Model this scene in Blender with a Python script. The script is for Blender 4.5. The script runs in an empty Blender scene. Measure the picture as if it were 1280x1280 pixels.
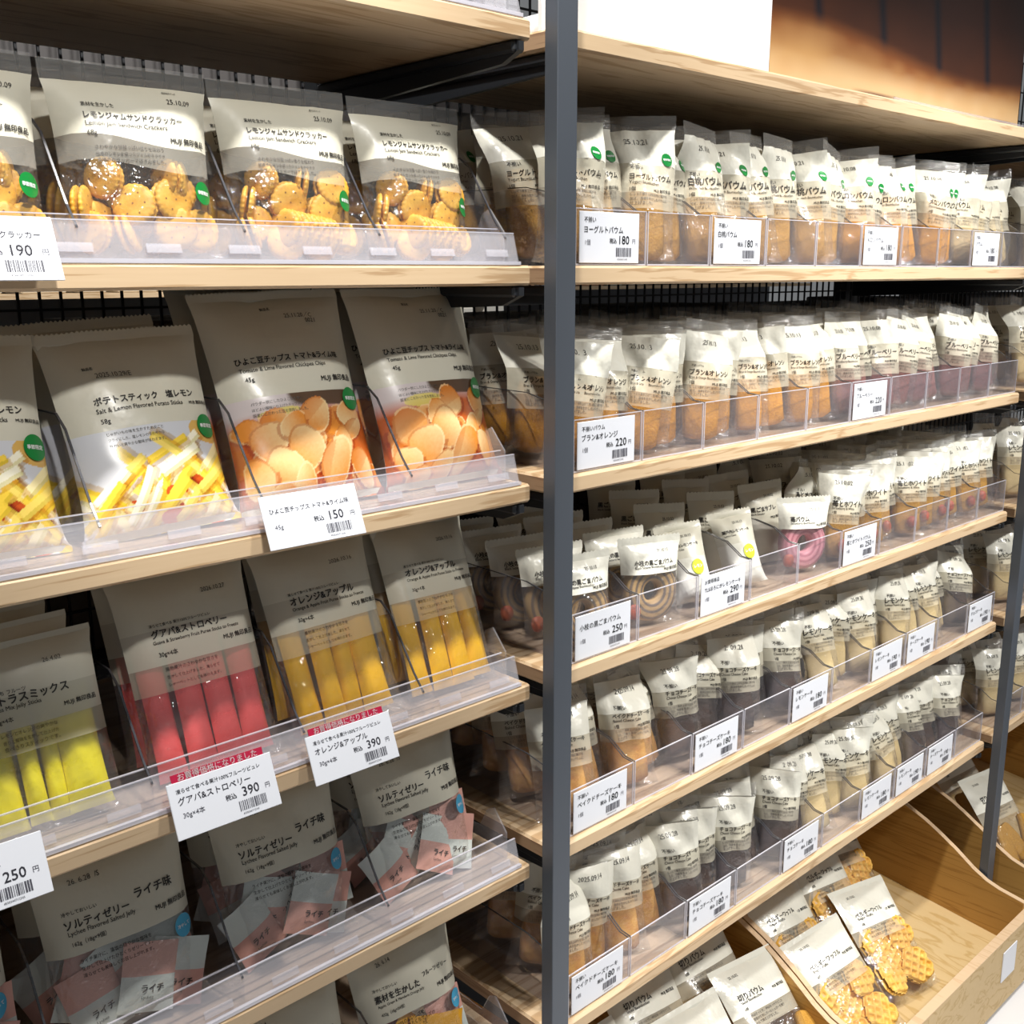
import bpy, math, random
from mathutils import Matrix, Vector, Euler
R = math.radians
random.seed(7)
scene = bpy.context.scene
col = scene.collection

# ---------------------------------------------------------------- camera, world, lamps, exposure
F_PX, YAW, PITCH, ROLL = 1332.5, .7533, .2195, -.0031
CAM = Vector((0, -.95, 1.66))
fw = Vector((math.sin(YAW)*math.cos(PITCH), math.cos(YAW)*math.cos(PITCH), -math.sin(PITCH)))
rt = Vector((math.cos(YAW), -math.sin(YAW), 0)); up = rt.cross(fw)
c_, s_ = math.cos(ROLL), math.sin(ROLL)
rt, up = c_*rt + s_*up, -s_*rt + c_*up
cd = bpy.data.cameras.new('camera'); cam = bpy.data.objects.new('camera', cd); col.objects.link(cam)
cd.sensor_width = 36; cd.lens = 36*F_PX/1280; cd.clip_start = .02
m = Matrix((rt, up, -fw)).transposed().to_4x4(); m.translation = CAM; cam.matrix_world = m
scene.camera = cam

w = bpy.data.worlds.new('world'); scene.world = w; w.use_nodes = True
w.node_tree.nodes['Background'].inputs[0].default_value = (.95, .98, 1, 1)
w.node_tree.nodes['Background'].inputs[1].default_value = .18

def spot(name, loc, target, watts, size=.05, angle=80, blend=.6, colr=(1, .975, .925)):
    l = bpy.data.lights.new(name, 'SPOT'); l.energy = watts; l.shadow_soft_size = size
    l.spot_size = R(angle); l.spot_blend = blend; l.color = colr
    o = bpy.data.objects.new(name, l); col.objects.link(o); o.location = loc
    o.rotation_euler = (Vector(target)-Vector(loc)).to_track_quat('-Z', 'Y').to_euler()
    return o
spot('ceiling_spot', (.25, -.58, 3.2), (.45, .05, 1.1), 158)
spot('ceiling_spot', (.95, -.56, 3.2), (.85, .05, 1.1), 138)
spot('ceiling_spot', (.15, -1.55, 3.05), (.55, .05, 1.68), 120, angle=20, blend=.5)
spot('ceiling_spot', (1.80, -1.85, 3.1), (1.66, .05, 1.25), 175, angle=38, blend=.45)
spot('ceiling_spot', (2.45, -1.75, 3.1), (2.1, .05, 1.0), 225, angle=50)
spot('ceiling_spot', (2.3, -.85, 3.1), (2.05, -.1, .3), 125, angle=60)
spot('ceiling_spot', (2.0, 2.3, 3.2), (2.2, 3.6, 1.5), 260, angle=110)  # added lamp, unseen, put in to brighten the distant shelving
vs = scene.view_settings
vs.view_transform = 'Standard'; vs.look = 'None'; vs.gamma = 1; vs.use_curve_mapping = False; vs.exposure = 0.0
scene.cycles.transparent_max_bounces = 40
scene.cycles.max_bounces = 10
scene.cycles.caustics_reflective = False; scene.cycles.caustics_refractive = False

# ---------------------------------------------------------------- materials
MATS = {}
def newmat(name):
    mt = bpy.data.materials.new(name); mt.use_nodes = True
    nt = mt.node_tree; nt.nodes.clear()
    out = nt.nodes.new('ShaderNodeOutputMaterial')
    MATS[name] = mt
    return mt, nt, out
def nd(nt, t, **kw):
    n = nt.nodes.new(t)
    for k, v in kw.items():
        if k in n.inputs: n.inputs[k].default_value = v
        else: setattr(n, k, v)
    return n
def bump(nt, scale, strength, dist=.002, stretch=None, detail=3):
    tc = nd(nt, 'ShaderNodeTexCoord'); src = tc.outputs['Object']
    if stretch:
        mp = nd(nt, 'ShaderNodeMapping'); mp.inputs['Scale'].default_value = stretch
        nt.links.new(src, mp.inputs[0]); src = mp.outputs[0]
    nz = nd(nt, 'ShaderNodeTexNoise', Scale=scale, Detail=detail)
    nt.links.new(src, nz.inputs['Vector'])
    b = nd(nt, 'ShaderNodeBump', Strength=strength, Distance=dist)
    nt.links.new(nz.outputs[0], b.inputs['Height'])
    return b, nz
def plain(name, c, rough=.45, spec=.5, bmp=None, var=0, metallic=0, attr=False, coat=0):
    mt, nt, out = newmat(name)
    p = nd(nt, 'ShaderNodeBsdfPrincipled', Roughness=rough, Metallic=metallic)
    p.inputs['Base Color'].default_value = (*c, 1); p.inputs['Specular IOR Level'].default_value = spec
    p.inputs['Coat Weight'].default_value = coat; p.inputs['Coat Roughness'].default_value = .1
    if attr:
        a = nd(nt, 'ShaderNodeAttribute', attribute_name='Col'); nt.links.new(a.outputs[0], p.inputs['Base Color'])
    if bmp:
        b, nz = bump(nt, *bmp); nt.links.new(b.outputs[0], p.inputs['Normal'])
    if var:
        tc = nd(nt, 'ShaderNodeTexCoord'); nz = nd(nt, 'ShaderNodeTexNoise', Scale=var[0], Detail=6); nt.links.new(tc.outputs['Object'], nz.inputs['Vector'])
        mx = nd(nt, 'ShaderNodeMix', data_type='RGBA'); mx.inputs[6].default_value = (*c, 1); mx.inputs[7].default_value = (*var[1], 1)
        rp = nd(nt, 'ShaderNodeMapRange'); rp.inputs[1].default_value = .38; rp.inputs[2].default_value = .68
        nt.links.new(nz.outputs[0], rp.inputs[0]); nt.links.new(rp.outputs[0], mx.inputs[0]); nt.links.new(mx.outputs[2], p.inputs['Base Color'])
    nt.links.new(p.outputs[0], out.inputs[0])
    return mt
def filmmat(name, c, alpha, rough=.25, gloss=.10, grough=.12, tint=(1, 1, 1), bmp=None, fres=.6):
    """thin sheet: part see-through, part coloured film, with a mirror sheen on top"""
    mt, nt, out = newmat(name)
    tr = nd(nt, 'ShaderNodeBsdfTransparent'); tr.inputs[0].default_value = (*tint, 1)
    df = nd(nt, 'ShaderNodeBsdfPrincipled', Roughness=rough); df.inputs['Base Color'].default_value = (*c, 1)
    m1 = nd(nt, 'ShaderNodeMixShader'); m1.inputs[0].default_value = alpha
    nt.links.new(tr.outputs[0], m1.inputs[1]); nt.links.new(df.outputs[0], m1.inputs[2])
    gl = nd(nt, 'ShaderNodeBsdfGlossy', Roughness=grough); gl.inputs[0].default_value = (1, 1, 1, 1)
    fr = nd(nt, 'ShaderNodeLayerWeight', Blend=.5)
    pw = nd(nt, 'ShaderNodeMath', operation='POWER'); pw.inputs[1].default_value = 4.0; nt.links.new(fr.outputs['Facing'], pw.inputs[0])
    ma = nd(nt, 'ShaderNodeMath', operation='MULTIPLY_ADD'); ma.inputs[1].default_value = fres; ma.inputs[2].default_value = gloss*.6
    nt.links.new(pw.outputs[0], ma.inputs[0])
    m2 = nd(nt, 'ShaderNodeMixShader')
    nt.links.new(ma.outputs[0], m2.inputs[0]); nt.links.new(m1.outputs[0], m2.inputs[1]); nt.links.new(gl.outputs[0], m2.inputs[2])
    if bmp:
        b, nz = bump(nt, *bmp)
        for n in (df, gl, fr): nt.links.new(b.outputs[0], n.inputs['Normal'])
    nt.links.new(m2.outputs[0], out.inputs[0])
    return mt
def woodmat(name, ca, cb, axis='X', rough=.5, scale=1.0):
    mt, nt, out = newmat(name)
    tc = nd(nt, 'ShaderNodeTexCoord'); mp = nd(nt, 'ShaderNodeMapping')
    mp.inputs['Scale'].default_value = {'X': (1.2, 14, 26), 'Y': (14, 1.2, 26), 'Z': (14, 26, 1.2)}[axis]
    nt.links.new(tc.outputs['Object'], mp.inputs[0])
    n1 = nd(nt, 'ShaderNodeTexNoise', Scale=1.6*scale, Detail=5, Distortion=.6); nt.links.new(mp.outputs[0], n1.inputs['Vector'])
    wv = nd(nt, 'ShaderNodeMath', operation='MULTIPLY'); wv.inputs[1].default_value = 34
    nt.links.new(n1.outputs[0], wv.inputs[0])
    sn = nd(nt, 'ShaderNodeMath', operation='SINE'); nt.links.new(wv.outputs[0], sn.inputs[0])
    mr = nd(nt, 'ShaderNodeMapRange'); mr.inputs[1].default_value = .55; mr.inputs[2].default_value = 1.02; nt.links.new(sn.outputs[0], mr.inputs[0])
    n2 = nd(nt, 'ShaderNodeTexNoise', Scale=7*scale, Detail=3); nt.links.new(mp.outputs[0], n2.inputs['Vector'])
    ad = nd(nt, 'ShaderNodeMath', operation='MULTIPLY_ADD'); ad.inputs[1].default_value = .80
    nt.links.new(mr.outputs[0], ad.inputs[0])
    mm = nd(nt, 'ShaderNodeMath', operation='MULTIPLY'); mm.inputs[1].default_value = .42; nt.links.new(n2.outputs[0], mm.inputs[0])
    nt.links.new(mm.outputs[0], ad.inputs[2])
    mx = nd(nt, 'ShaderNodeMix', data_type='RGBA'); mx.inputs[6].default_value = (*ca, 1); mx.inputs[7].default_value = (*cb, 1)
    nt.links.new(ad.outputs[0], mx.inputs[0])
    p = nd(nt, 'ShaderNodeBsdfPrincipled', Roughness=rough); nt.links.new(mx.outputs[2], p.inputs['Base Color'])
    p.inputs['Specular IOR Level'].default_value = .3
    nt.links.new(p.outputs[0], out.inputs[0])
    return mt

woodmat('wood', (.62, .465, .30), (.42, .275, .15))
woodmat('wood_end', (.50, .33, .20), (.36, .22, .13), 'Y', scale=1.4)
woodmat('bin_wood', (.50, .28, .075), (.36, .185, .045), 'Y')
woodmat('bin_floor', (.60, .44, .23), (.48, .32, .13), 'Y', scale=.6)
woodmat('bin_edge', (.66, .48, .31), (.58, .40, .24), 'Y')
plain('steel', (.105, .12, .145), .38, .5, metallic=.35)
plain('black_metal', (.018, .020, .024), .45, .5)
plain('wire', (.012, .013, .016), .5)
plain('floor', (.72, .72, .74), .35)
CREAM = (.60, .575, .475)
crk = (30, .45, .003)
filmmat('cream', CREAM, 1.0, .4, .02, .22, bmp=crk, fres=.35)
filmmat('cream_bright', (.80, .785, .69), .94, .4, .05, .2, bmp=(26, .75, .005), fres=.45)
filmmat('cream_milky', (.78, .735, .59), .58, .35, .05, .16, bmp=(26, .7, .005), fres=.45)
filmmat('cream_thin', (.72, .67, .54), .36, .35, .03, .16, bmp=crk, fres=.4)
filmmat('cream_panel', CREAM, .82, .35, .03, .2, bmp=crk, fres=.35)
filmmat('grey_thin', (.60, .57, .50), .30, .3, .03, .12, bmp=crk, fres=.4)
filmmat('clear', (1, 1, 1), .025, .3, .16, .09, bmp=(52, 1.0, .008), fres=.75)
filmmat('clear_seal', (.8, .8, .78), .07, .3, .06, .15, bmp=(60, .8, .004, (.3, 1, 6)), fres=.5)
filmmat('acrylic', (.85, .85, .92), .028, .2, .05, .04, tint=(.97, .97, .985), fres=.55)
filmmat('acrylic_lip', (.90, .89, .95), .16, .2, .06, .05, tint=(.97, .97, .985), fres=.55)
filmmat('acrylic_edge', (.75, .74, .82), .55, .2, .1, .08, fres=.6)
filmmat('divider_edge', (.06, .06, .07), .82, .2, .06, .06, fres=.6)
plain('ink', (.022, .02, .018), .5)
plain('ink_soft', (.12, .11, .10), .5)
plain('ink_card', (.07, .07, .09), .5)
plain('card', (.70, .72, .78), .35)
plain('red_print', (.42, .012, .05), .35)
plain('white_print', (.85, .85, .85), .4)
plain('green_dot', (.004, .20, .035), .35)
plain('blue_dot', (.06, .38, .62), .35)
plain('lime_dot', (.52, .62, .03), .35)
plain('photo', (1, 1, 1), .28, .5, attr=True, bmp=(26, .18, .002), coat=.3)
plain('poster', (1, 1, 1), .45, .3, attr=True)
plain('cracker', (.74, .42, .06), .5, .4, bmp=(170, .4, .001), var=(80, (.60, .28, .025)))
plain('cake_yellow', (.52, .28, .05), .7, .2, bmp=(400, .6, .001), var=(420, (.40, .19, .025)))
plain('cake_orange', (.60, .27, .015), .7, .2, bmp=(400, .6, .001), var=(420, (.48, .19, .01)))
plain('cake_pink', (.24, .085, .075), .7, .2, bmp=(300, .5, .001), var=(180, (.20, .09, .08)))
plain('cake_cheese', (.58, .31, .09), .7, .2, bmp=(300, .5, .001), var=(60, (.46, .20, .06)))
plain('cake_choco', (.055, .035, .030), .6, .3, bmp=(300, .5, .001))
plain('cake_pale', (.60, .46, .23), .7, .2, bmp=(300, .5, .001), var=(100, (.62, .47, .24)))
plain('strawberry', (.46, .09, .04), .5, .4, bmp=(200, .4, .001))
plain('rim_dark', (.05, .035, .03), .6)
plain('stick_red', (.78, .10, .10), .38, .5, bmp=(30, .3, .003))
plain('stick_orange', (.86, .47, .008), .35, .5, bmp=(30, .3, .003))
plain('stick_yellow', (.90, .78, .02), .38, .5, bmp=(30, .35, .003))
plain('sachet_white', (.70, .75, .71), .35, .5, bmp=(40, .35, .003))
plain('sachet_pink', (.76, .40, .33), .35, .5, bmp=(40, .35, .003))
plain('sachet_purple', (.10, .05, .20), .3, .5, bmp=(40, .35, .003))
plain('sachet_orange', (.82, .40, .02), .3, .5, bmp=(40, .35, .003))
plain('sachet_red', (.62, .08, .04), .3, .5, bmp=(40, .35, .003))
plain('waffle', (.80, .50, .13), .55, .3, bmp=(120, .4, .002), var=(60, (.70, .36, .05)))
plain('paper_white', (.88, .88, .90), .5)
plain('tube_wood', (.60, .42, .26), .5)
plain('far_grey', (.10, .11, .13), .6)
def ringmat(name, a, b, freq):
    mt, nt, out = newmat(name)
    tc = nd(nt, 'ShaderNodeTexCoord'); mp = nd(nt, 'ShaderNodeMapping'); mp.inputs['Scale'].default_value = (1, 0, 1)
    nt.links.new(tc.outputs['Object'], mp.inputs[0])
    ln = nd(nt, 'ShaderNodeVectorMath', operation='LENGTH'); nt.links.new(mp.outputs[0], ln.inputs[0])
    ml = nd(nt, 'ShaderNodeMath', operation='MULTIPLY'); ml.inputs[1].default_value = freq; nt.links.new(ln.outputs['Value'], ml.inputs[0])
    sn = nd(nt, 'ShaderNodeMath', operation='SINE'); nt.links.new(ml.outputs[0], sn.inputs[0])
    mr = nd(nt, 'ShaderNodeMapRange'); mr.inputs[1].default_value = -.4; mr.inputs[2].default_value = .8; nt.links.new(sn.outputs[0], mr.inputs[0])
    mx = nd(nt, 'ShaderNodeMix', data_type='RGBA'); mx.inputs[6].default_value = (*a, 1); mx.inputs[7].default_value = (*b, 1)
    nt.links.new(mr.outputs[0], mx.inputs[0])
    p = nd(nt, 'ShaderNodeBsdfPrincipled', Roughness=.6); nt.links.new(mx.outputs[2], p.inputs['Base Color']); nt.links.new(p.outputs[0], out.inputs[0])
ringmat('ring_grey', (.44, .28, .12), (.14, .10, .075), 640)
ringmat('ring_pink', (.62, .26, .30), (.42, .13, .17), 640)

# ---------------------------------------------------------------- mesh building
class MB:
    def __init__(s): s.v = []; s.f = []; s.c = []
    def box(s, x0, x1, y0, y1, z0, z1, M=None):
        b = len(s.v)
        p = [Vector((x, y, z)) for z in (z0, z1) for y in (y0, y1) for x in (x0, x1)]
        if M: p = [M @ q for q in p]
        s.v += [tuple(q) for q in p]
        s.f += [tuple(b+i for i in q) for q in ((0, 2, 3, 1), (4, 5, 7, 6), (0, 1, 5, 4), (2, 6, 7, 3), (0, 4, 6, 2), (1, 3, 7, 5))]
        return s
    def bbox(s, x0, x1, y0, y1, z0, z1, r=.003):
        """box with chamfered edges"""
        b = len(s.v); X = (x0, x1); Y = (y0, y1); Z = (z0, z1)
        idx = {}
        for i in (0, 1):
            for j in (0, 1):
                for k in (0, 1):
                    sx, sy, sz = (1, -1)[i], (1, -1)[j], (1, -1)[k]
                    for a, q in enumerate(((0, r, r), (r, 0, r), (r, r, 0))):
                        idx[i, j, k, a] = len(s.v); s.v.append((X[i]+sx*q[0], Y[j]+sy*q[1], Z[k]+sz*q[2]))
        g = lambda i, j, k, a: idx[i, j, k, a]
        for i in (0, 1): s.f.append(tuple(g(i, j, k, 0) for j, k in ((0, 0), (0, 1), (1, 1), (1, 0))))
        for j in (0, 1): s.f.append(tuple(g(i, j, k, 1) for i, k in ((0, 0), (0, 1), (1, 1), (1, 0))))
        for k in (0, 1): s.f.append(tuple(g(i, j, k, 2) for i, j in ((0, 0), (0, 1), (1, 1), (1, 0))))
        for i in (0, 1):
            for j in (0, 1): s.f.append((g(i, j, 0, 0), g(i, j, 1, 0), g(i, j, 1, 1), g(i, j, 0, 1)))
        for i in (0, 1):
            for k in (0, 1): s.f.append((g(i, 0, k, 0), g(i, 1, k, 0), g(i, 1, k, 2), g(i, 0, k, 2)))
        for j in (0, 1):
            for k in (0, 1): s.f.append((g(0, j, k, 1), g(1, j, k, 1), g(1, j, k, 2), g(0, j, k, 2)))
        for i in (0, 1):
            for j in (0, 1):
                for k in (0, 1): s.f.append((g(i, j, k, 0), g(i, j, k, 1), g(i, j, k, 2)))
        return s
    def prism(s, pts, x0, x1):
        """(y,z) outline extruded along x"""
        b = len(s.v); n = len(pts)
        s.v += [(x0, y, z) for y, z in pts] + [(x1, y, z) for y, z in pts]
        s.f.append(tuple(range(b, b+n))); s.f.append(tuple(range(b+2*n-1, b+n-1, -1)))
        for i in range(n): j = (i+1) % n; s.f.append((b+i, b+n+i, b+n+j, b+j))
        return s
    def grid(s, fn, nu, nv, colfn=None):
        b = len(s.v)
        for j in range(nv+1):
            for i in range(nu+1):
                s.v.append(tuple(fn(i/nu, j/nv)))
                if colfn: s.c.append(colfn(i/nu, j/nv))
        for j in range(nv):
            for i in range(nu):
                a = b+j*(nu+1)+i; s.f.append((a, a+1, a+nu+2, a+nu+1))
        return s
    def add(s, vs, fs):
        b = len(s.v); s.v += vs; s.f += [tuple(b+i for i in q) for q in fs]
        return s
    def mesh(s, name, smooth=True, mat=None):
        me = bpy.data.meshes.new(name); me.from_pydata(s.v, [], s.f)
        if s.c:
            a = me.color_attributes.new('Col', 'FLOAT_COLOR', 'POINT')
            a.data.foreach_set('color', [x for c in s.c for x in (*c, 1)])
        if smooth: me.polygons.foreach_set('use_smooth', [True]*len(me.polygons))
        if mat: me.materials.append(MATS[mat])
        me.update(); return me

TXT = {}
def text_mesh(t, bold=0):
    if bold > 0:
        v, f, wd = text_mesh(t, 0); V = []; F = []; d = bold*2.1
        for dx, dz in ((0, 0), (d, 0), (0, d), (d, d)):
            b = len(V); V += [(a+dx, c+dz) for a, c in v]; F += [tuple(b+i for i in q) for q in f]
        return V, F, wd+d
    k = (t, 0)
    if k not in TXT:
        cu = bpy.data.curves.new('t', 'FONT'); cu.body = t; cu.size = 1; cu.resolution_u = 2; cu.offset = 0
        o = bpy.data.objects.new('t', cu); col.objects.link(o)
        me = o.to_mesh()
        vs_ = [(v.co.x, v.co.y) for v in me.vertices]; fs_ = [tuple(p.vertices) for p in me.polygons]
        o.to_mesh_clear(); bpy.data.objects.remove(o); bpy.data.curves.remove(cu)
        x0 = min((a for a, b in vs_), default=0); x1 = max((a for a, b in vs_), default=1)
        TXT[k] = ([(a-x0, b) for a, b in vs_], fs_, max(x1-x0, 1e-3))
    return TXT[k]
def put_text(mb, place, t, x, z, size=None, width=None, bold=0, maxw=None):
    v, f, wd = text_mesh(t, bold)
    k = width/wd if width else size
    if maxw and k*wd > maxw: k = maxw/wd
    mb.add([tuple(place(x+a*k, z+b*k)) for a, b in v], f)

def link(name, me, parent=None, M=None, mat=None):
    o = bpy.data.objects.new(name, me); col.objects.link(o)
    if parent: o.parent = parent
    if name in ('printed_text', 'wire_back', 'barcode', 'price_text', 'pin_hole_shades'): o['kind'] = 'stuff'
    if M is not None: o.matrix_local = M
    return o
def empty(name, loc, rot=(0, 0, 0)):
    o = bpy.data.objects.new(name, None); o.empty_display_size = .03; col.objects.link(o)
    o.location = loc; o.rotation_euler = rot
    return o
def tag(o, label=None, cat=None, group=None, kind=None):
    if label: o['label'] = label
    if cat: o['category'] = cat
    if group: o['group'] = group
    if kind: o['kind'] = kind
    return o
def inst(parts, name, loc, rot, label, cat, group=None):
    """parts: list of (name, mesh, matrix, [(name, mesh, matrix)...])"""
    e = empty(name, loc, rot); tag(e, label, cat, group)
    for p in parts:
        o = link(p[0], p[1], e, p[2] if len(p) > 2 else None)
        for q in (p[3] if len(p) > 3 else ()):
            link(q[0], q[1], o, q[2] if len(q) > 2 else None)
    return e
ORD = ['first', 'second', 'third', 'fourth', 'fifth', 'sixth', 'seventh', 'eighth', 'ninth', 'tenth', 'eleventh', 'twelfth']

# ---------------------------------------------------------------- the bag form
class Bag:
    """pillow pouch: x across, z up, front faces -y. v runs 0..1 up the bag."""
    def __init__(s, w, h, d, vb=.02, vt=.94, p=.75, q=.65, seed=0, wr=.0016, twist=0, bend=0, sway=0, pw=2.4, t0=.60):
        s.w, s.h, s.d, s.vb, s.vt, s.p, s.q, s.wr = w, h, d, vb, vt, p, q, wr
        s.twist, s.bend, s.sway, s.pw, s.t0 = R(twist), bend, sway, pw, t0
        r = random.Random(seed)
        s.k = [(r.uniform(2, 7), r.uniform(3, 10), r.uniform(0, 6.3), r.uniform(.4, 1)) for _ in range(5)]
        s.fold = [(r.uniform(-.8, .8), r.uniform(.08, .2), r.uniform(-1, 1)) for _ in range(4)]
        s.lean = r.uniform(-.4, .4)
    def g(s, v):
        t = (v-s.vb)/(s.vt-s.vb)
        if t <= 0 or t >= 1: return 0
        return math.sin(math.pi*t**s.p)**s.q
    def out(s, u, v):
        g = s.g(v); pr = max(0, 1-abs(u)**s.pw)**.75
        o = s.d/2*g*pr
        wv = sum(a*math.sin(kx*u+kz*v*2+ph) for kx, kz, ph, a in s.k)
        o += s.wr*wv*.45*min(1, g*1.5)*pr
        for x, sg, a in s.fold:      # folds running down from the top seal
            fall = max(0, 1-(s.vt-v)/.42) if v < s.vt else max(0, 1-(v-s.vt)/.2)
            o += a*s.wr*1.6*math.exp(-((u-x)/sg)**2)*fall*pr
        if v > s.vt-.02: o += .0035*math.sin(2.2*u+s.lean*5)*s.lean*2*min(1, (v-s.vt+.02)/.05)
        return o
    def P(s, u, v, side=1, off=0):
        nar = 1-.30*s.g(v)*min(.5, s.d/s.w)
        o = s.out(u, v)
        y = -(o+off) if side > 0 else (max(0.0002, s.d/2*s.g(v)*max(0, 1-abs(u)**s.pw)**.75*.85)-(.0035*math.sin(2.2*u+s.lean*5)*s.lean*2*min(1, (v-s.vt+.02)/.05) if v > s.vt-.02 else 0))
        x = u*s.w/2*nar
        if s.twist or s.bend or s.sway:
            t = max(0, min(1, (v-s.t0)/(s.vt-s.t0))); t = t*t*(3-2*t)
            a = s.twist*t; c, sn = math.cos(a), math.sin(a)
            x, y = x*c-y*sn+s.sway*t, x*sn+y*c+s.bend*t
        return (x, y, v*s.h)
    def zone(s, name, mat, v0, v1, sides=(1, -1), nu=12, nv=None, u0=-1, u1=1, off=0, zig=0):
        mb = MB(); c0 = v0 if callable(v0) else (lambda u: v0); c1 = v1 if callable(v1) else (lambda u: v1)
        nv = nv or max(2, int((c1(0)-c0(0))*18))
        for sd in sides:
            def fn(a, b, sd=sd):
                uu = u0+(u1-u0)*a; p = list(s.P(uu, c0(uu)+(c1(uu)-c0(uu))*b, sd, off if sd > 0 else 0))
                return p
            mb.grid(fn, nu, nv)
        if zig:
            b = len(mb.v); n = zig
            for i in range(n+1):
                u = -1+2*i/n; mb.v.append(s.P(u, v1, 1)); p = s.P(u, v1, 1)
                mb.v.append((p[0], p[1], p[2]+(.0022 if i % 2 else 0)))
            for i in range(n): mb.f.append((b+2*i, b+2*i+2, b+2*i+3, b+2*i+1))
        return (name, mb.mesh(name, True, mat))
    def place(s, off=.0006):
        def f(x, z):   # x from left edge, z from bottom, metres on the flat bag
            return s.P(max(-1, min(1, x/(s.w/2)-1)), z/s.h, 1, off)
        return f
    def text(s, items, mat='ink', name='printed_text', off=.0007):
        """items: (text, a, v, size as a share of w (per letter) , bold, max width share)"""
        mb = MB(); pl = s.place(off)
        for t, a, v, sz, bd, mw in items:
            put_text(mb, pl, t, a*s.w, v*s.h, size=sz*s.w, bold=bd, maxw=mw*s.w)
        return (name, mb.mesh(name, False, mat))
    def disc(s, a, v, r, mat, name='round_mark', off=.0010, n=24, lines=True):
        mb = MB(); pl = s.place(off); b = 0
        mb.v.append(pl(a*s.w, v*s.h))
        for i in range(n): mb.v.append(pl(a*s.w+r*math.cos(6.2832*i/n), v*s.h+r*math.sin(6.2832*i/n)))
        mb.f += [(0, 1+i, 1+(i+1) % n) for i in range(n)]
        sub = []
        if lines:
            m2 = MB(); p2 = s.place(off+.0004)
            put_text(m2, p2, lines if isinstance(lines, str) else '季節限定', a*s.w-r*.72, v*s.h-r*.12, width=r*1.44, bold=.02)
            sub = [('mark_text', m2.mesh('mark_text', False, 'white_print'))]
        return (name, mb.mesh(name, True, mat), None, sub)

BRAND = 'MUJI 無印良品'
def pill(w, h, d, mat, name, seed=0, nu=8, nv=10, q=.5, vt=.95, text=None, split=None):
    b = Bag(w, h, d, .05, vt, 1.0, q, seed, .0008)
    if split:
        a = b.zone(name, mat, 0, split[0], (1, -1), nu, 5); c = b.zone('colour_band', split[1], split[0], 1, (1, -1), nu, 6)
        parts = [a, c]
    else: parts = [b.zone(name, mat, 0, 1, (1, -1), nu, nv)]
    if text: parts.append(b.text(text, off=.0006))
    return parts

# ================================================================ THE SETTING
def struct(name, mb, mat, label=None):
    o = link(name, mb.mesh(name, False, mat)); o['kind'] = 'structure'
    if label: o['label'] = label
    return o
struct('floor', MB().box(-4, 7, -4, 6, -.02, 0), 'floor', 'pale glossy shop floor')

# ---------------------------------------------------------------- shelving
TH = .0238
TOP = [1.9478, 1.6703, 1.4013, 1.1326, .8698, .5717]      # upper faces of the six levels
XL0, XL1 = -.58, .924
XR0, XR1 = .972, 2.430
XN0, XN1 = 2.478, 3.94
DEPTH = .41
def bay(x0, x1, label, levels, brk=True):
    e = empty('shelving_bay', ((x0+x1)/2, 0, 0)); tag(e, label, 'shelving', 'shelving bays in one long run')
    hw = (x1-x0)/2
    mb = MB().bbox(-hw, hw, 0, DEPTH, -TH, 0, .003).mesh('shelf_board', False, 'wood')
    en = MB().box(-.0006, .0006, .003, DEPTH-.003, -TH+.003, -.003).mesh('end_grain', False, 'wood_end')
    br = MB().prism([(.0, -.002), (.0, -.012), (.03, -.024), (.38, -.040), (DEPTH, -.040), (DEPTH, -.002)], -.004, .004)
    br.bbox(-.010, .010, .004, DEPTH, -.014, -.001, .003)
    brm = br.mesh('shelf_bracket', False, 'black_metal')
    for l in levels:
        b = link('shelf_board', mb, e, Matrix.Translation((0, 0, TOP[l])))
        for sx in (-1, 1): link('end_grain', en, b, Matrix.Translation((sx*hw, 0, 0)))
        if brk:
            for sx in (-1, 1): link('shelf_bracket', brm, e, Matrix.Translation((sx*(hw-.016), 0, TOP[l]-TH)))
    # wire back
    gr = MB(); zz = .05
    x = -hw
    while x <= hw+.02:
        gr.box(x-.0016, x+.0016, -.0016, .0016, .05, 2.25); x += .0262
    while zz < 2.25:
        gr.box(-hw-.02, hw+.02, -.0050, -.0017, zz-.0016, zz+.0016); zz += .0785
    link('wire_back', gr.mesh('wire_back', False, 'wire'), e, Matrix.Translation((0, .43, -.0015)))
    up_ = MB().box(-.015, .015, .0, .03, 0, 2.3).mesh('rear_upright', False, 'black_metal')
    for sx in (-1, 1): link('rear_upright', up_, e, Matrix.Translation((sx*(hw+.006), .437, 0)))
    return e
bay(XL0, XL1, 'pale wooden shelves left of the grey post, holding snack bags in clear trays', range(0, 6))
bay(XR0, XR1, 'pale wooden shelves right of the grey post, holding rows of cake bars', range(0, 6))
bay(XN0, XN1, 'pale wooden shelves past the far grey post at the picture edge', range(0, 6))
pm = MB().bbox(-.0168, .0168, -.036, -.0145, 0, 2.45, .0008).mesh('post', False, 'steel')
for x, lb in ((.948, 'grey square steel post standing between snack bags and cake bars'), (2.454, 'far grey steel post at the right picture edge')):
    e = empty('steel_post', (x, 0, 0)); tag(e, lb, 'post', 'front posts of the shelving')
    link('post', pm, e)
    link('foot_plate', MB().box(-.03, .03, -.05, -.001, 0, .006).mesh('foot_plate', False, 'steel'), e)

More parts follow.
